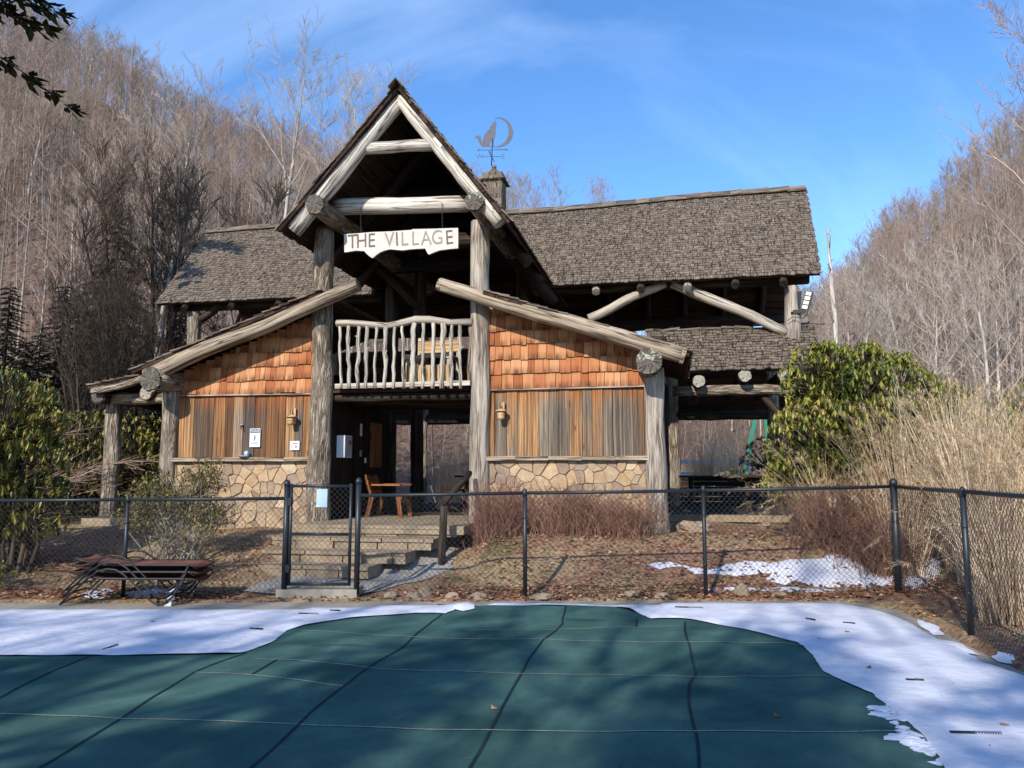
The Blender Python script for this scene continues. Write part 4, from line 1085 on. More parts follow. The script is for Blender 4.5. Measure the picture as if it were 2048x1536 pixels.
# bowl glinting on the sill, hook above it
c = at_v(487, 921, -.1); bw = T('metal_dish', c, 'shallow pale metal dish with a clear jar standing on the stone sill', 'dish')
zb_ = 1.868
m = MB(); m.tube([(c.x, c.y + .02, zb_ + .002), (c.x, c.y + .02, zb_ + .02), (c.x, c.y + .02, zb_ + .03)], [.075, .11, .115], 16); bw.part(m, 'dish', 'rail_grey')
m = MB(); m.tube([(c.x + .03, c.y + .04, zb_ + .03), (c.x + .03, c.y + .04, zb_ + .09), (c.x + .03, c.y + .04, zb_ + .115)], [.035, .04, .02], 12); bw.part(m, 'jar', 'blue_paper')
c = at_v(485, 852, .02); hk = T('tap', c, 'small grey metal tap on the left board wall above the dish', 'tap')
m = MB(); m.tube([c + V((0, .02, 0)), c + V((0, -.05, 0)), c + V((.005, -.06, -.03)), c + V((.01, -.06, -.06))], [.014, .014, .012, .01], 8); hk.part(m, 'spout', 'dark_metal')
m = MB(); m.rock(c + V((0, -.03, .02)), .025, .02, .015, amp=.05); hk.part(m, 'knob', 'rail_grey')
# white box on the passage wall
u0 = -1.33; c = V((u0 + .07, .55, at_v(672, 893, .45).z))
bx = T('wall_box', c, 'white metal cabinet on the dark passage wall behind the left post', 'cabinet')
m = MB(); m.box(c, (0, 0, .2), (.075, 0, 0), (0, .17, 0)); bx.part(m, 'cabinet_body', 'white')
m = MB(); m.box(c + V((.079, 0, .0)), (0, 0, .19), (.004, 0, 0), (0, .16, 0)); bx.part(m, 'cabinet_door', 'rail_grey')
m = MB(); m.box(c + V((.085, .07, .07)), (0, 0, .04), (.002, 0, 0), (0, .05, 0)); bx.part(m, 'red_sticker', 'red')
for py_, vv, hh, col in ((860, 1.5, .12, 'white'), (907, 1.5, .06, 'rail_grey'), (921, 1.75, .05, 'white'), (858, 2.05, .05, 'white')):
    c = V((-1.325, vv, at_v(720, py_, vv).z)); P = T('paper_note', c, 'pale slip of paper pinned to the dark passage wall', 'paper note', 'paper notes on the passage wall')
    m = MB(); m.box(c, (0, 0, hh), (.003, 0, 0), (0, .05, 0)); P.part(m, 'paper', col)
c = V((-1.32, 2.3, 2.15)); P = T('wall_board', c, 'brown pinboard hung on the dark passage wall', 'board')
m = MB(); m.box(c, (0, 0, .45), (.012, 0, 0), (0, .3, 0)); P.part(m, 'panel', 'chair_wood')
# armchair in the passage (faces right)
base = V((-.62, 1.3, .772))
ch = T('wooden_armchair', base, 'orange brown slatted wooden armchair in the entrance passage', 'armchair')
B = lambda u, v, z: base + V((u, v, z))
for v in (-.28, .28):
    m = MB(); m.bar(B(.30, v, 0), B(.24, v, .42), .05, .075); ch.part(m, 'leg', 'chair_wood')
    m = MB(); m.bar(B(-.36, v, 0), B(-.26, v, .42), .05, .075); ch.part(m, 'leg', 'chair_wood')
    m = MB(); m.bar(B(-.26, v * 1.14, .60), B(.3, v * 1.14, .60), .09, .03); m.bar(B(.26, v * 1.1, .35), B(.26, v * 1.1, .6), .05, .05); ch.part(m, 'armrest', 'chair_wood')
m = MB()
for k in range(6): m.bar(B(-.26 + k * .1, -.29, .40 + k * .006), B(-.26 + k * .1, .29, .40 + k * .006), .088, .025)
m.bar(B(.3, -.29, .385), B(.3, .29, .385), .025, .09); ch.part(m, 'seat', 'chair_wood')
m = MB()
for k in range(4): m.bar(B(-.30 - k * .03, -.29, .45 + k * .095), B(-.30 - k * .03, .29, .45 + k * .095), .025, .088)
m.bar(B(-.29, -.27, .38), B(-.42, -.27, .79), .03, .05); m.bar(B(-.29, .27, .38), B(-.42, .27, .79), .03, .05); ch.part(m, 'backrest', 'chair_wood')
# log settee on the balcony
s0 = at_v(820, 712, .75); base = V((s0.x + .35, .95, 3.06))
st = T('log_settee', base, 'rustic settee of pale logs and slats on the balcony behind the railing', 'settee')
B = lambda u, v, z: base + V((u, v, z))
for u in (-.36, .42):
    m = MB(); m.log(B(u, -.3, 0), B(u, -.3, .62), .04, .035, bend=.008); st.part(m, 'leg', 'rail_log')
    m = MB(); m.log(B(u, .3, 0), B(u + .01, .38, 1.1), .04, .035, bend=.008); st.part(m, 'leg', 'rail_log')
    m = MB(); m.log(B(u, -.36, .64), B(u, .34, .66), .045, .04, bend=.01); st.part(m, 'armrest', 'rail_log')
m = MB(); m.log(B(-.42, -.31, .62), B(.5, -.31, .66), .04, .04, bend=.02); m.log(B(-.4, -.3, .2), B(.46, -.3, .2), .035, .035); st.part(m, 'front_rail', 'rail_log')
m = MB()
for z in (.84, .92, 1.0): m.bar(B(-.36, .33, z), B(.44, .33, z + .01), .02, .075)
st.part(m, 'backrest', 'fresh_wood')
m = MB()
for k in range(5): m.box(B(-.3 + k * .17, -.34, .33), (0, 0, .15), (.06, 0, 0), (0, .012, 0))
st.part(m, 'front_panel', 'fresh_wood')
m = MB()
for k in range(5): m.bar(B(-.36, -.25 + k * .12, .44), B(.42, -.25 + k * .12, .44), .1, .02)
st.part(m, 'seat', 'fresh_wood')
# solar floodlight
c = at_v(1612, 604, 3.6)
fl = T('solar_floodlight', c, 'black solar floodlight with four pale panels on the right upper post', 'floodlight')
d1 = V((.30, -.0, 1)).normalized()
m = MB(); m.box(c + V((0, 0, -.02)), d1 * .255, V((.07, -.02, -.02)), V((-.03, -.05, .0)).normalized() * .02); fl.part(m, 'lamp_head', 'dark_metal')
for k in range(4):
    m = MB(); m.box(c + V((-.012 * 0, -.035, 0)) + d1 * (.17 - k * .095), d1 * .036, V((.048, -.012, -.014)), V((0, -.008, 0))); fl.part(m, 'light_panel', 'lens')
m = MB(); m.box(c + V((-.2, .05, .06)), (.02, 0, .17), (.11, -.03, .0), (0, .012, 0)); fl.part(m, 'solar_panel', 'panel_black')
m = MB(); m.tube([c + V((-.3, -.0, -.22)), c + V((-.1, .0, -.2)), c + V((0, .0, -.17))], .03, 10); m.box(c + V((-.12, 0, -.19)), (.14, 0, 0.01), (0, .03, 0), (0, 0, .04)); fl.part(m, 'bracket', 'dark_metal')
m = MB(); m.tube([c + V((-.38, -.05, -.38)), c + V((-.28, -.1, -.31)), c + V((-.16, -.1, -.33)), c + V((-.07, -.06, -.35)), c + V((-.02, 0, -.28))], .008, 6); fl.part(m, 'cable', 'dark_metal')
# picnic tables inside the hall
def picnic(u, v, lab):
    base = V((u, v, .772)); t = T('picnic_table', base, lab, 'picnic table', 'picnic tables in the dark hall'); B = lambda a, b, z: base + V((a, b, z))
    m = MB()
    for k in range(5): m.bar(B(-.85, -.3 + k * .15, .74), B(.85, -.3 + k * .15, .74), .14, .04)
    t.part(m, 'tabletop', 'dark_log')
    for s in (-1, 1):
        m = MB()
        for k in range(2): m.bar(B(-.85, s * (.62 + k * .13), .44), B(.85, s * (.62 + k * .13), .44), .12, .04)
        t.part(m, 'bench', 'dark_log')
    for x in (-.6, .6):
        m = MB(); m.bar(B(x, -.5, 0), B(x, -.1, .72), .09, .05); m.bar(B(x, .5, 0), B(x, .1, .72), .09, .05); m.bar(B(x + .05, -.72, .4), B(x + .05, .72, .4), .05, .09); t.part(m, 'leg_frame', 'dark_log')
picnic(.55, 5.0, 'wooden picnic table seen through the entrance passage'); picnic(5.6, 5.2, 'wooden picnic table under the right porch roof')

# ------------------------------------------------------------------ stone steps up to the porch, handrail
stp = T('stone_steps', (-.2, -1.5, .05), 'wide flight of flat stone steps leading up to the entrance', 'steps')
for k, (v1, v0, zt_, ua, ub) in enumerate(((-2.30, -1.8, .265, -1.45, .35), (-1.86, -1.4, .43, -1.55, .75), (-1.46, -1.02, .595, -1.6, 1.05), (-1.06, -.9, .765, -1.6, 1.3))):
    m = MB(); u = ua
    while u < ub:
        w = rnd(.3, .75); u2 = min(u + w, ub); d = rnd(0, .03)
        if u2 - u > .06:
            hh = .085 + rnd(-.02, .02)
            m.prism([(u + .006, zt_ - .165 + .0), (u2 - .006, zt_ - .165), (u2 - .004, zt_ - .05), (u + .005, zt_ - .05)], (0, v1 + .03 + d, 0), (1, 0, 0), (0, 0, 1), (v0 - v1) + .02, R.random(), .02)
        u = u2
    u = ua
    while u < ub:
        w = rnd(.45, 1.0); u2 = min(u + w, ub); d = rnd(0, .035)
        if u2 - u > .06: m.prism([(u + .004, zt_ - .048), (u2 - .004, zt_ - .048), (u2 - .006, zt_ + rnd(-.004, .006)), (u + .006, zt_ + rnd(-.004, .006))], (0, v1 + d, 0), (1, 0, 0), (0, 0, 1), (v0 - v1) + .06, R.random(), .015)
        u = u2
    stp.part(m, 'step', 'step_stone')
hb = at_z(884, 1102, .42); lu = local(hb.x, hb.y)
hr = T('log_handrail', (lu[0], lu[1], .35), 'dark crooked branch handrail on a log post beside the steps', 'handrail')
m = MB(); tp = at_v(887, 1012, lu[1]); m.log((lu[0], lu[1], .2), tp, .062, .055, bend=.01, n=12); hr.part(m, 'post', 'dark_log')
m = MB(); m.tube([at_v(876, 1018, lu[1]), at_v(886, 1004, lu[1]), at_v(905, 985, lu[1] + .25), at_v(924, 966, lu[1] + .6), at_v(940, 946, lu[1] + 1.0)], [.05, .06, .055, .05, .045], 12, None, .15); hr.part(m, 'rail', 'dark_log')
# ------------------------------------------------------------------ chain-link fence and gate
def chain(m, A, B, za, zb, d=.036, r=.0023):
    """woven wire between two ground points; za, zb = (bottom, top) heights at the ends"""
    A, B = V((A[0], A[1], 0)), V((B[0], B[1], 0)); L = (B - A).length; n = int(L / d); e = (B - A) / L; off = V((-e.y, e.x, 0)) * .002
    for i in range(n):
        t = i / n; z0, z1 = lerp(za[0], zb[0], t), lerp(za[1], zb[1], t); k = int((z1 - z0) / d); prev = None
        for j in range(k + 1):
            x = (i + ((i + j) % 2)) * d; p = A + e * min(x, L) + V((0, 0, z0 + (z1 - z0) * j / k)) + off * (1 if (j % 2) else -1)
            if prev is not None: m.twig(prev, p, r, r, 0, 3)
            prev = p
def pole_post(parent, p, z0, z1, r=.03, name='post'):
    m = MB(); m.tube([(p[0], p[1], z0 - .1), (p[0], p[1], z1)], r, 14, cap=True)
    m.tube([(p[0], p[1], z1 - .03), (p[0], p[1], z1 + .0), (p[0], p[1], z1 + .025), (p[0], p[1], z1 + .04)], [r * 1.12, r * 1.15, r * .8, r * .2], 14)
    m.tube([(p[0], p[1], z1 - .22), (p[0], p[1], z1 - .195)], [r * 1.18, r * 1.18], 14)
    m.obj(name, M['black_metal'], parent)
def rel_obj(m, name, mat, root):
    b = root.location; m.v = [(p[0] - b.x, p[1] - b.y, p[2] - b.z) for p in m.v]; return m.obj(name, M[mat], root)
def fence(points, posts, label):
    """points: [(x, y, ztop)] along the run; posts: [(x, y, ztop, radius)]"""
    base = V((points[0][0], points[0][1], 0)); root = tag(empty('chain_link_fence', base), label, 'fence')
    m = MB(); ps = [V(p) for p in points]
    for a, b in zip(ps, ps[1:]): m.tube([a, a.lerp(b, .5) - V((0, 0, .004)), b], .021, 12)
    rel_obj(m, 'top_rail', 'black_metal', root)
    m = MB()
    for a, b in zip(ps, ps[1:]):
        chain(m, a, b, (ground(a.x, max(a.y, 9.5)) + .03, a.z + .03), (ground(b.x, max(b.y, 9.5)) + .03, b.z + .03))
    rel_obj(m, 'wire_mesh', 'wire', root)
    for x, y, z, r in posts:
        mm = MB(); z0 = -.05
        mm.tube([(x, y, z0), (x, y, z)], r, 14)
        mm.tube([(x, y, z - .05), (x, y, z + .0), (x, y, z + .03), (x, y, z + .05)], [r * 1.15, r * 1.2, r * .85, r * .2], 14)
        for q in (.3, .75): mm.tube([(x, y, z * q), (x, y, z * q + .022)], [r * 1.15, r * 1.15], 14)
        rel_obj(mm, 'post', 'black_metal', root)
    return root
FY = 10.42
fp = lambda x, y: tuple(at_y(x, y, FY))
cp = at_y(1787, 973, FY)
s1 = at_z(1943, 1274, .02); s1 = V((s1.x, s1.y, at_y(1930, 983, s1.y).z))
dr = (s1 - cp); s2 = s1 + dr * .95; s3 = s1 + dr * 2.2
fence([fp(-260, 1004), fp(0, 1001), fp(253, 999), fp(570, 997)], [(fp(-205, 1080)[0], FY, fp(-205, 1000)[2], .026), (fp(253, 1060)[0], FY, fp(253, 999)[2] + .01, .026)], 'black chain link fence left of the gate behind the stacked loungers')
fence([fp(722, 991), fp(1050, 986), fp(1409, 981), tuple(cp)], [(fp(1050, 1080)[0], FY, fp(1050, 986)[2] + .01, .028), (fp(1409, 1080)[0], FY, fp(1409, 981)[2] + .02, .026), (cp.x, FY, cp.z + .06, .045)], 'black chain link fence between the gate and the corner post')
fence([tuple(cp + V((0, -.05, 0))), tuple(s1), tuple(s2), tuple(s3)], [(s1.x, s1.y, s1.z, .03), (s2.x, s2.y, s2.z, .03)], 'black chain link fence beside the tall dry grass, running towards the viewer')
gl_, gr_ = fp(568, 1180), fp(713, 1180)
gate = tag(empty('metal_gate', (gl_[0], FY, .1)), 'black chain link pool gate standing on a concrete sill in front of the steps', 'gate')
for q, ty in ((gl_, 966), (gr_, 962)):
    z1 = fp(600, ty)[2]; m = MB(); r = .036
    m.tube([(q[0], FY, .05), (q[0], FY, z1)], r, 16); m.tube([(q[0], FY, z1 - .04), (q[0], FY, z1), (q[0], FY, z1 + .03), (q[0], FY, z1 + .045)], [r * 1.12, r * 1.15, r * .8, r * .2], 16)
    rel_obj(m, 'gate_post', 'black_metal', gate)
x0, x1 = fp(580, 1080)[0], fp(700, 1080)[0]; zt_, zm_, zb_ = fp(600, 972)[2], fp(600, 1068)[2], fp(600, 1168)[2]
m = MB()
for x in (x0, x1): m.tube([(x, FY, zb_ - .02), (x, FY, zt_ + .03)], .021, 12)
for z in (zt_, zm_, zb_): m.tube([(x0, FY, z), (x1, FY, z - .004)], .019, 12)
rel_obj(m, 'gate_frame', 'black_metal', gate)
m = MB(); chain(m, (x0 + .02, FY), (x1 - .02, FY), (zb_, zt_), (zb_, zt_)); rel_obj(m, 'wire_mesh', 'wire', gate)
for z in (zt_ - .2, zb_ + .2):
    m = MB(); m.box(((gl_[0] + x0) / 2, FY - .02, z), (0, 0, .05), (.035, 0, 0), (0, .012, 0)); m.tube([(x0, FY, z - .03), (x0, FY, z + .03)], .028, 12); rel_obj(m, 'hinge', 'black_metal', gate)
m = MB(); xx = fp(642, 1080)[0]; zz_ = zt_
m.tube([(xx + .015 + .03 * math.cos(t * .7), FY, zz_ + .1 + .032 * math.sin(t * .7)) for t in range(10)], .004, 6); m.tube([(xx + .015, FY, zz_ + .07), (xx + .01, FY, zz_)], .006, 6)
m.tube([(fp(600, 1080)[0], FY, zz_ + .01), (fp(616, 1080)[0], FY, zz_ + .03), (fp(636, 1080)[0], FY, zz_ + .1), (xx, FY, zz_ + .115)], .004, 6); m.tube([(fp(652, 1080)[0], FY, zz_ - .04), (fp(651, 1080)[0], FY, zz_ + .12)], .005, 6)
rel_obj(m, 'latch', 'black_metal', gate)
a, b = fp(634, 1014), fp(656, 978)
nt_ = tag(empty('notice', ((a[0] + b[0]) / 2, FY - .03, a[2])), 'pale blue notice sheet fixed to the wire of the black gate', 'notice')
m = MB(); m.box(((a[0] + b[0]) / 2, FY - .028, (a[2] + b[2]) / 2), (0, 0, (b[2] - a[2]) / 2), ((b[0] - a[0]) / 2, 0, 0), (0, .003, 0)); rel_obj(m, 'sheet', 'blue_paper', nt_)
m = MB(); m.box((a[0] + .01, FY - .032, a[2] + .015), (.014, 0, 0), (0, 0, .01), (0, .002, 0)); rel_obj(m, 'tape', 'white', nt_)
a = at_z(551, 1198, 0); b = at_z(713, 1198, 0)
m = MB(); m.box(((a.x + b.x) / 2, (a.y + 10.72) / 2, .055), ((b.x - a.x) / 2, 0, 0), (0, (10.72 - a.y) / 2, 0), (0, 0, .062))
m.box((a.x + (b.x - a.x) / 2 + .1, a.y + .35, .125), ((b.x - a.x) / 2 - .16, 0, 0), (0, .18, 0), (0, 0, .012))
tag(m.obj('concrete_sill', M['concrete']), 'rough concrete sill block under the black gate', 'sill block')

# ------------------------------------------------------------------ stacked sun loungers
lf = at_z(119, 1212, 0)
def lounger():
    root = empty('sun_lounger', (0, 0, 0)); W_ = .6
    arc = [(0, .0), (.15, .15), (.32, .31), (.44, .395), (.55, .425), (.66, .415), (.76, .36), (.9, .235), (1.03, .11), (1.13, .03), (1.19, .006), (1.26, .012), (1.36, .09), (1.44, .20), (1.50, .31)]
    for y in (0, W_):
        m = MB(); m.tube([(x, y, z + .012) for x, z in arc], .0115, 8, cap=True); m.obj('leg_frame', M['dark_metal'], root)
    m = MB(); m.tube([(.0, 0, .012), (.06, .1, .06), (.12, .3, .085), (.06, .5, .06), (0, W_, .012)], .01, 8); m.obj('cross_bar', M['dark_metal'], root); m = MB(); m.tube([(1.3, 0, .03), (1.3, W_, .03)], .01, 8); m.obj('cross_bar', M['dark_metal'], root)
    rail = [(.08, .395), (.16, .375), (.3, .345), (.46, .318), (.7, .315), (1.1, .315), (1.46, .315), (1.53, .31), (1.57, .28)]
    m = MB()
    for y in (.03, W_ - .03): m.tube([(x, y, z) for x, z in rail], .014, 8)
    m.tube([(.08, .03, .395), (.08, W_ - .03, .395)], .012, 8); m.tube([(1.57, .03, .28), (1.57, W_ - .03, .28)], .012, 8); m.obj('bed_rail', M['dark_metal'], root)
    m = MB(); n = 8; prev = None
    prof = rail + [(1.66, .25), (1.72, .245)]
    for x, z in rail[:-1] + [(1.62, .285)]:
        i = m.pts([(x, .045 + (W_ - .09) * k / n, z + .012 - .02 * math.sin(math.pi * k / n)) for k in range(n + 1)])
        if prev is not None:
            for k in range(n): m.face((prev + k, i + k, i + k + 1, prev + k + 1), [(x, k * .07), (x + .1, k * .07), (x + .1, k * .07 + .07), (x, k * .07 + .07)], .5, True)
        prev = i
    o = m.obj('sling', M['sling'], root); o.modifiers.new('thick', 'SOLIDIFY').thickness = .006
    for y in (0, W_):
        m = MB(); m.prism([(1.27, -.0), (1.36, -.0), (1.36, .06)], (0, y - .012, .0), (1, 0, 0), (0, 0, 1), .024); m.obj('foot_cap', M['white'], root)
    return root
l0 = lounger()
for k, lab in enumerate(('bottom sun lounger of the stack, its foot caps on the concrete', 'middle sun lounger of the stack with brown sling', 'topmost sun lounger of the stack, brown sling uncovered')):
    l_ = l0 if k == 0 else copy_tree(l0)
    l_.location = (lf.x + .012 * k, lf.y + .02 * k, .003 + .078 * k); l_.rotation_euler.z = -.02 + .012 * k
    tag(l_, lab, 'sun lounger', 'stacked sun loungers by the fence')

# ------------------------------------------------------------------ plants
def leaf(m, p, d, up, L, W_, r, fold=.25):
    """one pointed leaf of two faces folded along its midrib"""
    d = d.normalized(); s = d.cross(up)
    if s.length < 1e-4: s = d.cross(V((1, .1, 0)))
    s.normalize(); n = s.cross(d)
    a, b, c = p, p + d * L * .5 - n * L * .02, p + d * L - n * L * .12
    l_, r_ = b + s * W_ / 2 - n * fold * W_, b - s * W_ / 2 - n * fold * W_
    i = m.pts((a, r_, c, l_, b))
    m.face((i, i + 1, i + 2, i + 4), [(0, 0)] * 4, r, True); m.face((i, i + 4, i + 2, i + 3), [(0, 0)] * 4, r, True)
def plant(name, x, y, label, cat, group=None, z=None):
    return tag(empty(name, (x, y, ground(x, y) if z is None else z)), label, cat, group)
def rhodo(x, y, blobs, nw, label, mat='rhodo', L=(.10, .155), droop=(.25, 1.1), bright=0.12, group='rhododendrons'):
    root = plant('rhododendron', x, y, label, 'shrub', group)
    m = MB(); st = MB(); tot = sum(b[3] ** 2 for b in blobs)
    for bx, by, bz, br in blobs:
        for k in range(int(nw * br * br / tot)):
            z = rnd(-1, 1); a = rnd(0, 6.283); q = math.sqrt(1 - z * z)
            dr_ = V((q * math.cos(a), q * math.sin(a), z)); rr = br * (rnd(.55, 1.05) if R.random() < .35 else rnd(.88, 1.06)) * (1 + .22 * nz(dr_.x * 2 + bx, dr_.y * 2 + by, dr_.z * 2))
            c = V((bx, by, bz)) + V((dr_.x * rr, dr_.y * rr, dr_.z * rr * .92))
            if c.z < ground(c.x, c.y) + .15 or nz(c.x * 2.7 + 3, c.y * 2.7, c.z * 2.7) < -.34: continue
            ax = (dr_ + V((0, 0, .7))).normalized(); n = R.randrange(8, 13); ph = rnd(0, 6.28); base = R.random()
            t1 = ax.cross(V((0, 1, .2))).normalized(); t2 = ax.cross(t1)
            for j in range(n):
                th = ph + 6.283 * j / n + rnd(-.25, .25); el = -rnd(*droop)
                h = t1 * math.cos(th) + t2 * math.sin(th); d = h * math.cos(el) + ax * math.sin(el) * .6 + V((0, 0, math.sin(el) * .6))
                leaf(m, c, d, V((0, 0, 1)), rnd(*L), rnd(.028, .04), min(1, max(0, base * .5 + rnd(0, .35) + .35 * nz(c.x * 1.8, c.y * 1.8, c.z * 1.8) + bright + .06)))
            if R.random() < .5: leaf(m, c, ax, V((0, 1, 0)), .035, .018, 1)         # bud
            if R.random() < .5:
                e = V((bx, by, bz)).lerp(c, .3) - V((0, 0, br * .25)); st.twig(e, c, .014, .006, R.random(), 4)
    for k in range(9 + len(blobs) * 3):
        b = R.choice(blobs); p0 = V((x + rnd(-.35, .35), y + rnd(-.3, .3), ground(x, y) - .05)); p2 = V((b[0] + rnd(-.3, .3) * b[3], b[1], b[2])); p1 = p0.lerp(p2, .5) + V((rnd(-.15, .15), rnd(-.1, .1), -.1))
        st.tube([p0, p1, p2], [.035, .028, .015], 6, R.random(), cap=False)
    rel_obj(m, 'leaves', mat, root); rel_obj(st, 'stems', 'stem_dark', root)
    return root
rhodo(5.8, 13.3, [(5.02, 12.9, 3.15, .62), (5.55, 13.1, 2.75, .85), (6.3, 13.4, 2.75, .95), (7.05, 13.6, 2.5, .85), (4.85, 12.8, 2.15, .75), (5.6, 12.9, 1.9, .9), (4.5, 12.75, 1.55, .5), (6.6, 13.2, 1.9, .9), (5.3, 13.0, 3.35, .42), (5.9, 13.2, 3.4, .42)], 3600, 'large yellow green rhododendron in front of the right porch')
rhodo(-7.4, 12.1, [(-7.75, 12.1, 2.45, .85), (-7.4, 11.9, 1.65, .75), (-8.2, 12.1, 1.5, 1.0), (-7.2, 12.0, 1.15, .6), (-7.35, 12.2, 2.3, .45)], 1300, 'large rhododendron with yellowish drooping leaves at the left by the fence', 'rhodo_dark', (.12, .17), (.5, 1.2))
rhodo(-7.9, 10.9, [(-7.8, 10.9, .35, .5), (-7.1, 10.95, .25, .35)], 160, 'low dark rhododendron sprigs behind the left fence', 'rhodo_dark')
rhodo(-6.6, 17.2, [(-6.6, 16.2, 1.7, 1.0), (-7.6, 16.6, 1.9, 1.1), (-5.6, 16.6, 1.4, .9), (-8.6, 16.4, 1.8, 1.2), (-9.6, 16, 1.9, 1.2)], 1500, 'dark rhododendron thicket behind the left porch post', 'rhodo_dark')
w_ = world(6.35, 8.9, .7); rhodo(w_.x, w_.y, [(w_.x, w_.y, 1.25, .5), (w_.x + .3, w_.y, 1.0, .4), (w_.x + 1.0, w_.y + .6, 1.9, .8)], 300, 'small bright rhododendron seen under the right porch roof')
rhodo(8.4, 13.6, [(8.3, 13.6, 2.2, .8), (8.8, 13.8, 1.5, .9), (9.2, 13.4, 2.5, .9)], 500, 'rhododendron at the right edge behind the tall dry grass')

# small leaved shrub before the left stone wall
def small_shrub(x, y, blobs, n, label):
    root = plant('leafy_shrub', x, y, label, 'shrub'); m = MB(); st = MB(); g0 = ground(x, y)
    tot = sum(b[3] ** 2 for b in blobs)
    for bx, by, bz, br in blobs:
        tips = []
        for k in range(int(n * br * br / tot / 9)):
            d = V((R.gauss(0, 1), R.gauss(0, 1), R.gauss(0, 1))).normalized(); c = V((bx, by, bz)) + d * br * rnd(.3, 1.02) * (1 + .3 * nz(d.x * 2, d.y * 2 + bx, d.z * 2))
            tips.append(c)
            for j in range(9):
                a = V((R.gauss(0, 1), R.gauss(0, 1), R.gauss(.6, 1))).normalized()
                leaf(m, c + a * rnd(0, .05), a, V((0, 0, 1)), rnd(.04, .07), rnd(.02, .03), R.random())
            if k % 2: st.twig(V((bx, by, bz - br * .5)).lerp(c, .4), c, .006, .003, R.random(), 3)
    for k in range(26):
        b = R.choice(blobs); p0 = V((x + rnd(-.45, .45), y + rnd(-.2, .2), g0 - .03)); p2 = V((b[0] + rnd(-.7, .7) * b[3], b[1] + rnd(-.3, .3), b[2] - rnd(0, .3) * b[3])); p1 = p0.lerp(p2, .5) + V((rnd(-.12, .12), rnd(-.1, .1), rnd(-.05, .1)))
        st.tube([p0, p1, p2], [rnd(.010, .02), .010, .004], 5, R.random(), cap=False)
        for j in range(5):
            t = rnd(.3, .95); q = p1.lerp(p2, t); st.twig(q, q + V((rnd(-.2, .2), rnd(-.15, .15), rnd(0, .25))), .005, .002, R.random(), 3)
    rel_obj(m, 'leaves', 'small_leaf', root); rel_obj(st, 'stems', 'shrub_stem', root)
small_shrub(-5.05, 12.0, [(-5.35, 12.0, 1.18, .42), (-4.85, 12.0, 1.2, .45), (-4.6, 12.1, 1.55, .32), (-4.5, 12.0, .95, .38), (-5.6, 12.0, .95, .3)], 6000, 'open leafy shrub with grey stems before the left stone wall')
small_shrub(-4.75, 11.25, [(-4.9, 11.3, .75, .25), (-4.4, 11.3, .7, .3)], 500, 'sparse grey twiggy shrub just behind the fence near the loungers')

# dry grass clumps
def grass_clump(x, y, n, h, spread, label, plumes=.25, lean=0.0, mat='dry_grass', group='clumps of tall dry grass', w=.009, jx=.3):
    root = plant('dry_grass_clump', x, y, label, 'ornamental grass', group); m = MB(); pm = MB()
    for k in range(n):
        a = rnd(0, 6.283); q = rnd(0, jx); p = V((x + q * math.cos(a), y + q * math.sin(a), 0)); p.z = ground(p.x, p.y) - .02
        hh = h * rnd(.45, 1.05); sp = spread * abs(R.gauss(0, .8)) ; dx = V((math.cos(a) * sp + lean, math.sin(a) * sp, 0)); r = R.random()
        seg = 6; prev = None; wd = rnd(.6, 1.3) * w; side = V((math.sin(a + rnd(-1, 1)), math.cos(a), 0)).normalized(); tipd = None; pts_ = []
        d = (V((dx.x, dx.y, 1)) * .6 + V((rnd(-.12, .12), rnd(-.12, .12), .5))).normalized(); c = p; bent = R.random() < .18; kink = R.randrange(2, 5)
        for j in range(seg + 1):
            t = j / seg; pts_.append(c); ww = wd * (1 - t * .8)
            i = m.pts((c - side * ww, c + side * ww))
            if prev is not None: m.face((prev, prev + 1, i + 1, i), [(0, 0)] * 4, r, True)
            prev = i; c = c + d * hh / seg
            d = (d + V((dx.x * .28 + rnd(-.1, .1) + (rnd(-.5, .5) if bent and j == kink else 0), dx.y * .28 + rnd(-.1, .1), -.07 * t * 3 - (rnd(.3, 1.0) if bent and j == kink else 0)))).normalized()
        if R.random() < plumes and hh > h * .6:
            c = pts_[-1]; d = (pts_[-1] - pts_[-2]).normalized(); d = (d + V((rnd(-.2, .2), rnd(-.2, .2), rnd(-.3, .2)))).normalized()
            for j in range(34):
                t = rnd(0, .26); b0 = c + d * t + V((0, 0, -t * t * 1.2)); e = (d * .8 + V((rnd(-.5, .5), rnd(-.5, .5), rnd(-.6, .25)))).normalized()
                leaf(pm, b0, e, V((0, 0, 1)), rnd(.05, .1), .008, R.random())
    rel_obj(m, 'blades', mat, root)
    if len(pm.v) > 7000: rel_obj(pm, 'plumes', 'plume', root)
G_ = [(5.75, 11.9, 420, 2.5, .28, 'tall dry grass clump before the rhododendron, plumes leaning right'), (6.35, 11.3, 520, 2.55, .26, 'thickest tall dry grass clump behind the side fence'), (6.1, 10.5, 520, 2.4, .24, 'tall dry grass clump close behind the side fence post'), (5.75, 9.6, 420, 2.0, .22, 'dry grass clump against the side fence, nearest the deck'), (7.0, 12.3, 420, 2.7, .28, 'tall dry grass clump with high plumes by the right edge'), (5.25, 8.6, 330, 1.5, .3, 'shorter dry grass clump pressed against the near side fence'), (6.9, 10.3, 460, 2.4, .25, 'dry grass clump at the right edge of the bank'), (6.2, 8.9, 420, 2.1, .25, 'dry grass clump beyond the near side fence')]
for a in G_: grass_clump(*a[:5], a[5], .3)
grass_clump(4.75, 12.35, 380, 1.55, .85, 'arching pale grass clump with drooping heads beside the right porch', .3, -.18, jx=.2)
grass_clump(5.2, 12.2, 380, 1.6, .55, 'arching pale grass clump between the porch grass and the tall clumps', .2, .1)
grass_clump(5.4, 11.3, 260, 1.5, .3, 'thin dry grass clump just left of the corner fence post', .1)
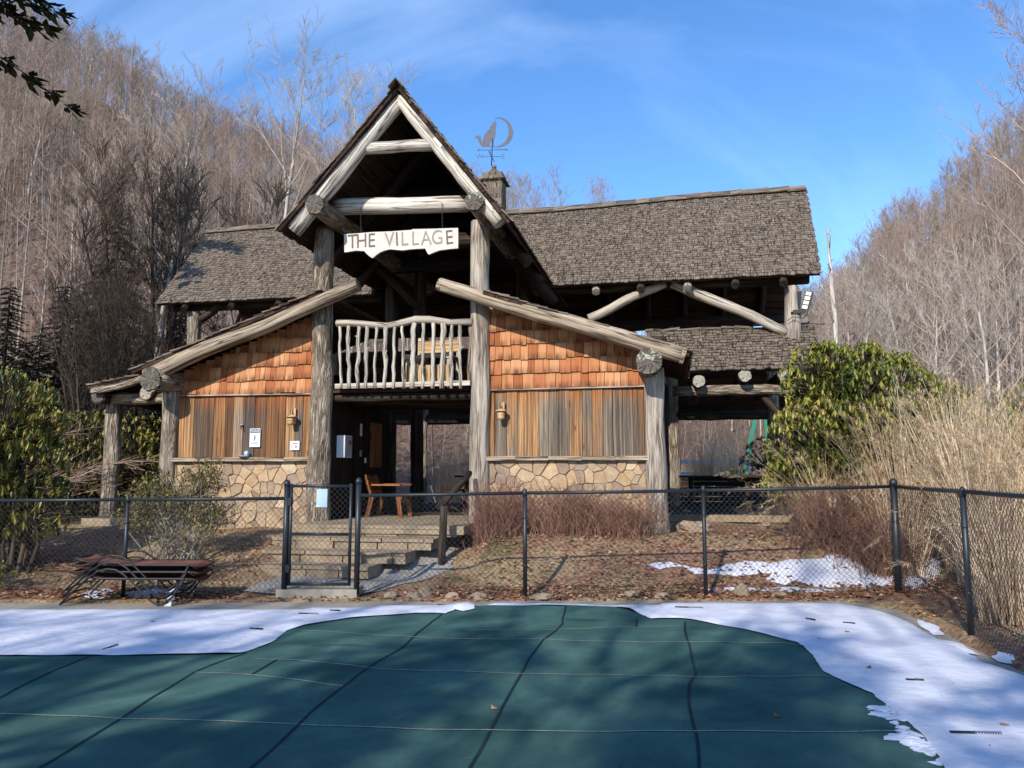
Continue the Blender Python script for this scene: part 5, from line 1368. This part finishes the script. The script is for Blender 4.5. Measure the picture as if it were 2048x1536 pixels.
for u, v, n, h, lab, mt in ((5.55, 10.5, 400, 2.1, 'dark upright reed clump seen under the right porch roof', 'dry_grass'), (6.3, 11.5, 300, 2.4, 'reed clump with pale tops behind the right porch', 'dry_grass'), (5.3, 9.1, 200, .55, 'low golden grass tuft behind the right porch wall', 'dry_grass'), (4.9, 9.2, 160, .5, 'low golden grass tuft beside the rear porch post', 'dry_grass'), (-1.2, 10.5, 300, 2.2, 'reed clump seen through the passage left of the middle post', 'dry_grass'), (.3, 11.0, 360, 2.6, 'reed clump seen through the passage right of the middle post', 'dry_grass'), (-2.4, 11.5, 260, 2.2, 'reed clump behind the hall at its left', 'dry_grass')):
    p = world(u, v, 0); grass_clump(p.x, p.y, n, h, .15, lab, .1, mat=mt, group='reeds behind the pavilion', jx=.45)
# red brown twiggy bushes
def twig_bush(x, y, rx, h, n, label, mat='red_twig'):
    root = plant('twiggy_bush', x, y, label, 'bush', 'leafless red brown bushes'); m = MB()
    for k in range(n):
        p = V((x + R.gauss(0, .45) * rx, y + R.gauss(0, .28) * min(rx, .8), 0)); p.z = ground(p.x, p.y) - .02
        d = V((rnd(-.5, .5), rnd(-.4, .4), 1)); L = h * rnd(.45, 1.05); q = p.copy(); r = R.random(); seg = 4
        for j in range(seg):
            e = q + d.normalized() * L / seg; m.twig(q, e, .0045 * (1 - j / 6), .0045 * (1 - (j + 1) / 6), r)
            for b in range(2):
                f = e + (d.normalized() * .6 + V((rnd(-.7, .7), rnd(-.6, .6), rnd(-.1, .5)))).normalized() * rnd(.08, .22); m.twig(e, f, .003, .0015, R.random())
            d = d + V((rnd(-.35, .35), rnd(-.3, .3), rnd(-.25, .1))); q = e
    rel_obj(m, 'twigs', mat, root)
twig_bush(4.9, 11.75, .75, 1.05, 620, 'dense red brown twig bush left of the corner fence post')
twig_bush(5.15, 11.1, .35, .8, 200, 'small red brown twig bush at the corner fence post')
twig_bush(-.15, 12.9, .55, .85, 380, 'red brown twig bush at the foot of the right entrance post')
twig_bush(.95, 12.75, .6, .75, 340, 'red brown twig bush before the middle of the right stone wall')
twig_bush(1.75, 12.5, .5, .6, 200, 'thin red brown twig bush before the right end of the stone wall')
twig_bush(-8.2, 11.2, .8, .4, 200, 'low dead twigs on the bank at the far left fence', 'shrub_stem')

# rocks by the fence, leaf litter, sticks on the snow
def rock(px_, py_, sx, sy, sz, label, mat='step_stone'):
    p = at_z(px_, py_, .03); 
    for _ in range(4): p = at_z(px_, py_, ground(p.x, max(p.y, 10.3)) + .02)
    m = MB(); m.rock((0, 0, sz * .35), sx, sy, sz, rnd(0, 1), n=12, m=9, amp=.55); o = m.obj('rock', M[mat]); o.location = (p.x, p.y, ground(p.x, p.y)); return tag(o, label, 'rock', 'stones along the bank')
for a in ((782, 1191, .09, .07, .06, 'grey stone in the leaves just right of the gate'), (828, 1192, .10, .08, .05, 'flat grey stone between the gate and the pale yellow stone'), (850, 1190, .10, .08, .09, 'pale yellowish rounded stone on the bank edge'), (905, 1193, .09, .07, .05, 'small grey stone right of the pale yellowish stone'), (958, 1193, .12, .08, .05, 'flat stone at the bank edge left of the fence post'), (1082, 1194, .13, .08, .05, 'flat dark stone just right of the fence post'), (1262, 1190, .1, .08, .06, 'pale stone at the bank edge below the right stone wall'), (1325, 1192, .1, .08, .05, 'small stone left of the middle right fence post'), (1484, 1188, .09, .06, .11, 'upright pale stone right of the middle right fence post'), (1560, 1190, .1, .07, .05, 'low stone in the leaves under the snow patch'), (1395, 1062, .32, .22, .14, 'large flat grey slab on the leafy slope'), (1372, 1034, .13, .12, .13, 'pale block of stone beside the right outer post'), (1530, 1055, .12, .1, .1, 'tan stone on the slope left of the twig bush'), (602, 1086, .22, .18, .16, 'dark shaded boulder at the left end of the steps'), (415, 1160, .06, .05, .05, 'small pale stone under the leafy shrub')):
    rock(*a)
m = MB()
def litter(n, xr, yr, dens=lambda x, y: 1):
    for k in range(n):
        x, y = rnd(*xr), rnd(*yr)
        if R.random() > dens(x, y): continue
        if -3.6 < x < -1.0 and 10.3 < y < 13.2 and R.random() < .9: continue
        z = ground(x, y) if not inside((x, y), deck_poly) else 0
        if local(x, y)[1] > -.15 and -6 < x < 3: continue
        a = rnd(0, 6.283); d = V((math.cos(a), math.sin(a), rnd(-.15, .35))); leaf(m, V((x, y, z + rnd(.004, .03))), d, V((rnd(-.6, .6), rnd(-.6, .6), 1)), rnd(.05, .1), rnd(.03, .055), R.random(), rnd(-.4, .4))
litter(5200, (-9, 6), (10.28, 11.0)); litter(5500, (-1, 7), (10.9, 13.2), lambda x, y: .55 + .9 * nz(x * .8, y * .8)); litter(2600, (-9, -3.5), (10.9, 13), lambda x, y: .4 + .9 * nz(x * .8, y * .8)); litter(700, (4.2, 6), (7, 10.4), lambda x, y: 1 if x > table(y, [7, 8, 9.3, 10.4], [4.35, 4.5, 4.6, 4.9]) else 0)
litter(120, (-8, 5), (10.1, 10.3))
tag(m.obj('fallen_leaves', M['leaf_litter']), 'brown fallen leaves covering the bank along the fence', 'fallen leaves', None, 'stuff')
for px_, py_, lab in ((312, 1241, 'single brown leaf on the left snow'), (1700, 1262, 'small brown leaf on the snow near the deck corner'), (1638, 1273, 'brown leaf scrap on the right snow'), (995, 1416, 'curled brown leaf on a dark strap of the pool cover'), (1560, 1432, 'orange brown leaf on the damp patch of the pool cover'), (1735, 1335, 'brown leaf on the snow beside the cover edge'), (2020, 1448, 'brown leaf on the snow at the right edge')):
    p = at_z(px_, py_, .05); z = cover_z(p.x, p.y) + .006 if inside(p.xy, cvp) else .042
    m = MB()
    for k in range(1): leaf(m, V((0, 0, .004)), V((math.cos(k * 2 + px_), math.sin(k * 2 + px_), .3)), V((0, 0, 1)), .07, .045, rnd(.3, .8), .3)
    o = m.obj('dead_leaf', M['leaf_litter']); o.location = (p.x, p.y, z); tag(o, lab, 'dead leaf', 'leaves on the snow and cover')
m = MB()
for k in range(130):
    p = at_z(rnd(0, 2048), 1215 + 320 * R.random() ** 1.3, .04)
    if not inside(p.xy, deck_poly): continue
    z = cover_z(p.x, p.y) + .004 if inside(p.xy, cvp) else .044
    a = rnd(0, 6.28); leaf(m, V((p.x, p.y, z)), V((math.cos(a), math.sin(a), .08)), V((0, 0, 1)), rnd(.008, .03), rnd(.003, .012), rnd(0, .5))
tag(m.obj('leaf_debris', M['leaf_litter']), 'tiny leaf crumbs and twigs scattered over the snow and the pool cover', 'leaf debris', None, 'stuff')
# white guard rail and green play frame behind the right porch
p0, p1 = world(4.0, 14, 0), world(7.5, 15, 0)
gr0 = tag(empty('guard_rail', (p0.x, p0.y, .7)), 'pale metal guard rail seen under the right porch roof', 'guard rail')
for z in (1.55, 1.95):
    m = MB(); m.bar((p0.x, p0.y, z), (p1.x, p1.y, z), .05, .14); rel_obj(m, 'rail', 'rail_grey', gr0)
for t in (.1, .5, .9):
    q = p0.lerp(p1, t); m = MB(); m.box((q.x, q.y + .08, 1.3), (0, 0, .75), (.05, 0, 0), (0, .05, 0)); rel_obj(m, 'post', 'rail_grey', gr0)
q = at_v(1505, 850, 16); gz_ = .7; w_ = world(q.x, 16, gz_)
pf = tag(empty('play_frame', w_, -ROT), 'green metal play frame far behind the right porch', 'play frame')
m = MB(); m.bar((-.5, 0, 0), (.15, 0, q.z + .5 - gz_), .14, .1, (0, 1, 0)); m.obj('slanted_leg', M['play_green'], pf)
m = MB(); m.bar((.55, 0, 0), (.45, 0, q.z + .5 - gz_), .14, .1, (0, 1, 0)); m.obj('upright_leg', M['play_green'], pf)
m = MB(); m.bar((-.0, 0, q.z + .5 - gz_), (1.4, 0, q.z + .5 - gz_), .12, .1); m.obj('top_bar', M['play_green'], pf)
# ------------------------------------------------------------------ trees
def make_tree(seed, h, r0, first=.35, limbs=20, subs=6, twigs=6, limb_len=.3, elev=(.5, 1.0), multi=1, wander=.04, tw=.45, thick=1.0):
    rg = random.Random(seed); u = rg.uniform; tm, cm = MB(), MB()
    def path(p, d, L, n, wob, up):
        ps = [p]; d = d.normalized()
        for k in range(n):
            d = (d + V((u(-wob, wob), u(-wob, wob), u(-wob, wob) + up))).normalized(); p = p + d * L / n; ps.append(p)
        return ps
    for s in range(multi):
        d0 = V((u(-wander, wander), u(-wander, wander), 1)) if multi == 1 else V((math.cos(6.28 * s / multi + u(-.4, .4)) * u(.1, .42), math.sin(6.28 * s / multi) * u(.1, .42), 1))
        hh = h * (1 if multi == 1 else u(.75, 1)); ps = path(V((u(-.1, .1) * (multi > 1), u(-.1, .1) * (multi > 1), -.25)), d0, hh, 12, .05, .02 if multi == 1 else .03)
        rr = [r0 * (1 if multi == 1 else .6) * ((1 - k / 12.6) ** .8) * (1.25 if k == 0 else 1) for k in range(13)]
        tm.tube(ps, rr, 8, .5, .1, cap=False)
        for i in range(limbs):
            t = first + (1 - first) * ((i + u(0, 1)) / limbs) ** .9; f = t * 12; k = min(11, int(f)); p = ps[k].lerp(ps[k + 1], f - k); rl = max(.014, lerp(rr[k], rr[k + 1], f - k) * u(.3, .5))
            a = i * 2.4 + u(-.5, .5); e = u(*elev) + .25 * t; w_ = (t - first) / (1 - first); L = h * limb_len * (.45 + .75 * math.sin(math.pi * min(1, .25 + .72 * w_))) * u(.6, 1.2)
            lp = path(p, V((math.cos(a) * math.cos(e), math.sin(a) * math.cos(e), math.sin(e))), L, 5, .16, .07)
            tgt = tm if rl > .05 * thick else cm
            tgt.tube(lp, [rl * (1 - j / 5.6) for j in range(6)], 5, u(.3, .7), cap=False)
            for b in range(subs):
                q = u(.2, 1.0) * 5; k2 = min(4, int(q)); p2 = lp[k2].lerp(lp[k2 + 1], q - k2); d2 = (lp[k2 + 1] - lp[k2]).normalized() + V((u(-.9, .9), u(-.9, .9), u(-.3, .7))); L2 = L * u(.25, .5); r2 = max(.008, rl * .38) * thick
                sp = path(p2, d2, L2, 3, .2, .08)
                for j in range(3): cm.twig(sp[j], sp[j + 1], r2 * (1 - j / 3.5), r2 * (1 - (j + 1) / 3.5), u(.2, .8))
                for c in range(twigs):
                    q = u(.15, 1.0) * 3; k3 = min(2, int(q)); p3 = sp[k3].lerp(sp[k3 + 1], q - k3); d3 = ((sp[k3 + 1] - sp[k3]).normalized() + V((u(-.8, .8), u(-.8, .8), u(-.2, .8)))).normalized(); L3 = u(.5, 1.3) * tw
                    e3 = p3 + d3 * L3; cm.twig(p3, e3, .007 * thick, .004 * thick, u(0, 1))
                    for x in range(2):
                        m3 = p3.lerp(e3, u(.3, .8)); cm.twig(m3, m3 + (d3 + V((u(-.8, .8), u(-.8, .8), u(-.2, .6)))).normalized() * L3 * .6, .0055 * thick, .003 * thick, u(0, 1))
    return tm, cm
def tree_proto(name, tm, cm, tmat, cmat):
    root = empty(name, (0, 0, 0)); tm.obj('trunk', M[tmat], root); cm.obj('crown', M[cmat], root); return root
PA = [tree_proto('bare_tree', *make_tree(100 + k, 14, .17, .38, 22, 6, 6, .26, (.5, 1.0)), 'tree_bark', 'twig') for k in range(5)]
PB = [tree_proto('bare_tree', *make_tree(200 + k, 15, .16, .5, 17, 6, 6, .24, (.6, 1.1), tw=.5), 'tree_bark_pale', 'twig_pale') for k in range(3)]
PD = tree_proto('dark_bare_tree', *make_tree(303, 9, .16, .22, 15, 6, 5, .2, (.75, 1.2), multi=9, tw=.4), 'tree_bark_dark', 'twig_dark')
PS = tree_proto('spreading_bare_tree', *make_tree(311, 9, .2, .25, 16, 6, 6, .38, (.3, .8), wander=.12, multi=2), 'tree_bark_pale', 'twig_pale')
fresh = {}
def put(proto, x, y, s, label, cat, group, rz=None, sz=1.0, dz=0.0):
    if id(proto) not in fresh: o = proto; fresh[id(proto)] = 1
    else: o = copy_tree(proto)
    o.location = (x, y, ground(x, y) + dz); o.rotation_euler.z = rnd(0, 6.28) if rz is None else rz; o.scale = (s, s, s * sz)
    for c in o.children: pass
    tag(o, label, cat, group); return o
# single trees one can point out
def spot(px_, y): return (px_ - 1024) / F * y * .97
put(PB[0], spot(512, 40), 40, 1.2, 'tall pale bare tree against the sky left of the gable, the left one of two', 'tree', 'bare trees on the left hillside', 1.0)
put(PB[1], spot(655, 38), 38, 1.18, 'tall pale bare tree against the sky nearest the gable', 'tree', 'bare trees on the left hillside', 2.2)
put(PB[2], spot(700, 44), 44, 1.15, 'slender pale bare tree just left of the gable roof', 'tree', 'bare trees on the left hillside', .4)
put(PD, spot(285, 22), 22, 1.12, 'dark many stemmed bare tree behind the left roof end', 'tree', 'dark bare trees at the left', .5)
put(PD, spot(180, 17.5), 17.5, .6, 'small dark bare tree beside the left porch roof', 'tree', 'dark bare trees at the left', 1.1)
put(PB[0], spot(266, 21), 21, .75, 'straight pale trunk among dark trees left of the left roof', 'tree', 'bare trees on the left hillside', 3.0)
put(PB[1], spot(318, 24), 24, .7, 'thin pale trunk beside the left roof end', 'tree', 'bare trees on the left hillside', 5.0)
put(PS, spot(1712, 34), 34, 1.05, 'pale spreading bare tree right of the solar floodlight', 'tree', 'pale bare trees at the right', .3)
put(PS, spot(1875, 36), 36, 1.2, 'pale spreading bare tree above the right rhododendron', 'tree', 'pale bare trees at the right', 2.0)
put(PS, spot(2020, 25), 25, .9, 'pale branching tree at the right edge behind the dry grass', 'tree', 'pale bare trees at the right', 4.0)
put(PA[0], spot(2170, 38), 38, 1.5, 'tall reddish twigged tree at the top right corner', 'tree', 'pale bare trees at the right', .9)
# broken snag
x_, y_ = spot(1708, 33), 33
sn = tag(empty('dead_snag', (x_, y_, ground(x_, y_))), 'pale broken dead trunk standing against the sky right of the main roof', 'tree')
h_ = at_y(1690, 440, 33).z - ground(x_, y_)
m = MB(); m.tube([(0, 0, -.2), (-.05, 0, h_ * .4), (-.2, 0, h_ * .7), (-.28, .1, h_ * .97)], [.17, .14, .1, .035], 9, .5, .12)
for k in range(14):
    t = rnd(.35, .98); p = V((-.28 * t, 0, h_ * t)); a = rnd(0, 6.28); m.twig(p, p + V((math.cos(a) * .7, math.sin(a) * .7, rnd(.1, .8))) * rnd(.4, 1.1), .03, .012, .5, 4)
m.obj('trunk', M['tree_bark_pale'], sn)
# evergreens
def hemlock(h, r0, n, seed, spread=.26, start=.1):
    rg = random.Random(seed); u = rg.uniform; tm, cm = MB(), MB()
    tm.tube([(0, 0, -.2), (u(-.1, .1), u(-.1, .1), h * .5), (0, 0, h)], [r0, r0 * .6, .02], 8, .5, .08, cap=False)
    for i in range(n):
        t = start + (.98 - start) * (i / n); a = i * 2.4 + u(-.4, .4); L = h * spread * (1.05 - t) * u(.7, 1.15) + .25; p = V((0, 0, h * t)); d = V((math.cos(a), math.sin(a), u(-.15, .15)))
        q = p; prev = p
        for j in range(6):
            e = p + d * L * (j + 1) / 6 + V((0, 0, -.22 * L * ((j + 1) / 6) ** 2)); tm.twig(prev, e, .03 * (1 - j / 7), .03 * (1 - (j + 1) / 7), .5, 3); prev = e
            for k in range(int(6 + L * 5)):
                s = V((-d.y, d.x, 0)) * u(-1, 1) + d * u(0, .7) + V((0, 0, u(-.35, .1))); b = e + V((u(-.1, .1), u(-.1, .1), u(-.05, .05))) * L * .5; ln = u(.16, .36) * min(1.2, .45 + L * .3)
                leaf(cm, b, s, V((0, 0, 1)), ln, ln * .38, u(0, 1))
    return tm, cm
PH = [tree_proto('hemlock', *hemlock(11, .17, 150, 5), 'tree_bark_dark', 'needle'), tree_proto('hemlock', *hemlock(13, .2, 165, 6, .22), 'tree_bark_dark', 'needle')]
PHT = tree_proto('hemlock', *hemlock(16, .22, 70, 9, .3, .62), 'tree_bark_dark', 'needle')
put(PHT, spot(-235, 15), 15, 1.0, 'dark evergreen hemlock reaching in at the upper left corner', 'tree', 'dark evergreens at the left', 1.1)
put(PH[0], spot(190, 24.5), 24.5, .82, 'dark evergreen hemlock behind the left porch roof', 'tree', 'dark evergreens at the left', .2)
put(PH[0], spot(40, 25), 25, .5, 'dark evergreen hemlock above the left rhododendron', 'tree', 'dark evergreens at the left', 2.2)
put(PH[0], spot(130, 19.5), 19.5, .42, 'short dark evergreen between the left rhododendron and the porch post', 'tree', 'dark evergreens at the left', 3.2)
put(PH[0], spot(255, 20.5), 20.5, .4, 'short dark evergreen behind the left outer wall post', 'tree', 'dark evergreens at the left', 4.2)
for px_, yy, sc, lab in ((-30, 20, .45, 'dark evergreen hemlock at the left edge above the rhododendron'), (85, 21.5, .48, 'dark evergreen behind the arching brush at the left'), (160, 22.5, .55, 'dark evergreen left of the porch roof end'), (330, 27, .6, 'dark evergreen behind the left main roof end'), (10, 17.5, .36, 'low dark evergreen just behind the left rhododendron')): put(PH[R.randrange(2)], spot(px_, yy), yy, sc, lab, 'tree', 'dark evergreens at the left')
put(PH[1], spot(1740, 46), 46, .55, 'green conifer among bare trees on the right hillside', 'tree', 'dark evergreens at the left' if False else 'evergreens on the right hillside', .7)
# hillside woods
cnt = 0
def hillside(n, t0, t1, y0, y1, label, group, protos, s0, s1, lim=None):
    global cnt
    for k in range(n):
        for tries in range(30):
            t = rnd(t0, t1); y = lerp(y0, y1, math.sqrt(R.random())); x = t * y
            if lim and not lim(t, y): continue
            break
        put(R.choice(protos), x, y, rnd(s0, s1), label, 'tree', group, None, rnd(.9, 1.12)); cnt += 1
mix = PA + PA + PA + PB[:1]
hillside(150, -.80, -.19, 31, 112, 'bare grey brown tree in the woods covering the left hillside', 'woods on the left hillside', mix, .5, .72)
hillside(84, .355, .80, 34, 116, 'bare grey brown tree in the woods covering the right hillside', 'woods on the right hillside', mix, .5, .72)
hillside(20, -.06, .12, 85, 110, 'bare tree top showing over the main roof', 'woods behind the pavilion', PA, .65, .85)
hillside(16, .12, .35, 60, 80, 'low bare tree in the valley behind the pavilion', 'woods in the valley', PA, .4, .6)
# the rest of the woods: thin trees that read as one mass
m = MB()
for k in range(1700):
    t = rnd(-.82, -.12) if R.random() < .58 else rnd(.35, .82)
    y = lerp(33, 118, math.sqrt(R.random())); x = t * y; h = rnd(6, 10.5); p = V((x, y, ground(x, y) - .2)); q = p + V((rnd(-.6, .6), rnd(-.6, .6), h)); r = R.random()
    m.twig(p, q, rnd(.05, .11), .015, r, 5)
    for i in range(15):
        f = rnd(.35, 1); b = p.lerp(q, f); a = rnd(0, 6.28); d = V((math.cos(a) * .7, math.sin(a) * .7, rnd(.5, 1.3))).normalized(); L = rnd(1, 2.4) * (1.25 - f * .6); e = b + d * L; m.twig(b, e, .03, .01, r)
        for j in range(5):
            c = b.lerp(e, rnd(.3, 1)); d2 = (d + V((rnd(-.8, .8), rnd(-.8, .8), rnd(-.2, .6)))).normalized(); m.twig(c, c + d2 * rnd(.5, 1.1), .013, .006, R.random())
tag(m.obj('distant_woods', M['twig']), 'distant bare woods filling in the hillsides', 'woods', None, 'stuff')
# the brush under the woods, one tangle
m = MB()
for k in range(10000):
    t = rnd(-.85, .85)
    if .13 < t < .34 and R.random() < .8: continue
    if abs(t + .05) < .12 and R.random() < .6: continue
    y = lerp(24, 108, R.random() ** .8); x = t * y; z = ground(x, y); hh = rnd(1.5, 5.0); r = R.random(); p = V((x, y, z - .1)); q = p + V((rnd(-.6, .6), rnd(-.6, .6), hh)); m.twig(p, q, rnd(.012, .03), .006, r)
    for j in range(5):
        b = p.lerp(q, rnd(.3, .95)); m.twig(b, b + V((rnd(-.9, .9), rnd(-.9, .9), rnd(.2, 1.1))), .010, .005, R.random())
tag(m.obj('bare_undergrowth', M['twig']), 'bare brush and saplings under the hillside woods', 'undergrowth', None, 'stuff')
# arching bare branches of brush at the left
for k, (px_, yy, lab) in enumerate(((-40, 14.8, 'arching bare brush behind the left rhododendron, leftmost thicket'),)):
    x = spot(px_, yy); root = plant('bare_brush', x, yy, lab, 'brush', 'bare brush at the left'); mm = MB()
    for b in range(46):
        a = rnd(0, 6.28); d = V((math.cos(a) * .55, math.sin(a) * .4, 1)); q = V((x + rnd(-.6, .6), yy + rnd(-.5, .5), ground(x, yy) - .1)); L = rnd(1.5, 2.8); r = R.random()
        for j in range(8):
            e = q + d.normalized() * L / 8; mm.twig(q, e, .02 * (1 - j / 9), .02 * (1 - (j + 1) / 9), r, 4)
            if j > 1:
                for c in range(3): 
                    f = e + (d.normalized() + V((rnd(-.9, .9), rnd(-.7, .7), rnd(-.4, .6)))).normalized() * rnd(.25, .7); mm.twig(e, f, .007, .003, R.random())
            d = d + V((rnd(-.12, .12) + math.cos(a) * .16, rnd(-.1, .1), -.12)); q = e
    rel_obj(mm, 'stems', 'twig', root)
# trees on the slope behind the viewer, whose shadows fall across the pool
PBIG = tree_proto('shade_tree', *make_tree(411, 14, .24, .25, 15, 4, 1, .34, (.2, .9), tw=.7, thick=3.6), 'tree_bark', 'twig')
SHADE = [(-9.5, -9.5, 0, 10.2), (-12.5, -11, 2, 10.4), (-15.5, -12, 3, 10.2), (-6.6, -10.5, 4, 10.0), (-17.5, -10, 1, 10.2), (-4.4, -12, 5, 9.6)]
for k, (x, y, a, reach) in enumerate(SHADE):
    hh = (reach - y) / .914 * .625
    o = put(PBIG, x, y, hh / 14.6, 'bare tree on the near side of the pool shading the cover', 'tree', 'trees on the near side of the pool', a)
for k, (x, y, a, reach) in enumerate(((-15.2, -12.5, .3, 9.0), (-12.4, -13, 1.3, 8.6), (-9.0, -12, 2.3, 8.4), (-6.2, -12.5, 3.3, 8.7), (-3.4, -11, 4.3, 7.6), (-11.0, -9, 2.9, 7.2), (-7.4, -8.5, 1.9, 6.9), (-5.2, -9.5, .9, 7.0), (-13.0, -9.5, 4.9, 7.4), (-2.0, -10, 2.2, 6.6))):
    hh = (reach - y) / .914 * .625
    o = put(PH[k % 2], x, y, hh / (11 if k % 2 == 0 else 13), 'evergreen on the near side of the pool shading the cover', 'tree', 'evergreens on the near side of the pool', a)
# ------------------------------------------------------------------ light, sky, camera
AZ, EL = math.radians(24), math.radians(32)          # the sun shines from behind the viewer's left shoulder
d_ = V((math.sin(AZ) * math.cos(EL), math.cos(AZ) * math.cos(EL), -math.sin(EL)))
sl = bpy.data.lights.new('sun', 'SUN'); sl.energy = 5.0; sl.angle = math.radians(.53); sl.color = (1, .95, .87)
so = bpy.data.objects.new('sun', sl); COL.objects.link(so); so.rotation_euler = d_.to_track_quat('-Z', 'Y').to_euler(); so.location = (-20, -40, 40)
wld = bpy.data.worlds.new('World'); scene.world = wld; wld.use_nodes = True
nt = wld.node_tree; bg = nt.nodes['Background']
sky = N(nt, 'ShaderNodeTexSky', sky_type='NISHITA'); sky.sun_disc = False; sky.sun_elevation = EL; sky.sun_rotation = math.pi + AZ; sky.altitude = 900; sky.air_density = 1.0; sky.dust_density = .35; sky.ozone_density = 2.2
tc = N(nt, 'ShaderNodeTexCoord'); mp = N(nt, 'ShaderNodeMapping'); mp.inputs['Rotation'].default_value = (0, .5, .6); mp.inputs['Scale'].default_value = (1.2, 6, 2.2); nt.links.new(tc.outputs['Generated'], mp.inputs[0])
ci = noise_n(nt, mp.outputs[0], 1.1, 6, .55, .6)
cf = ramp(nt, ci, [(.48, gray(0)), (.8, gray(.3))])
c = mixc(nt, cf, sky.outputs[0], (6.5, 7.2, 8.2, 1))
c = mixc(nt, 1.0, c, (1.02, 1.12, 1.26, 1), 'MULTIPLY')
hs = N(nt, 'ShaderNodeHueSaturation'); hs.inputs['Saturation'].default_value = 1.13; hs.inputs['Value'].default_value = 1.5; nt.links.new(c, hs.inputs['Color'])
nt.links.new(hs.outputs[0], bg.inputs[0]); bg.inputs[1].default_value = .13
cam = bpy.data.cameras.new('camera'); cam.sensor_fit = 'HORIZONTAL'; cam.sensor_width = 36; cam.lens = 36 * F / 2048; cam.clip_end = 2000; cam.clip_start = .05
co = bpy.data.objects.new('camera', cam); COL.objects.link(co); co.location = (0, 0, CZ); co.rotation_euler = (math.pi / 2 + PITCH, 0, 0); scene.camera = co
vs = scene.view_settings; vs.view_transform = 'Standard'; vs.look = 'None'; vs.gamma = 1; vs.use_curve_mapping = False; vs.exposure = .1
scene.cycles.max_bounces = 6; scene.cycles.diffuse_bounces = 3
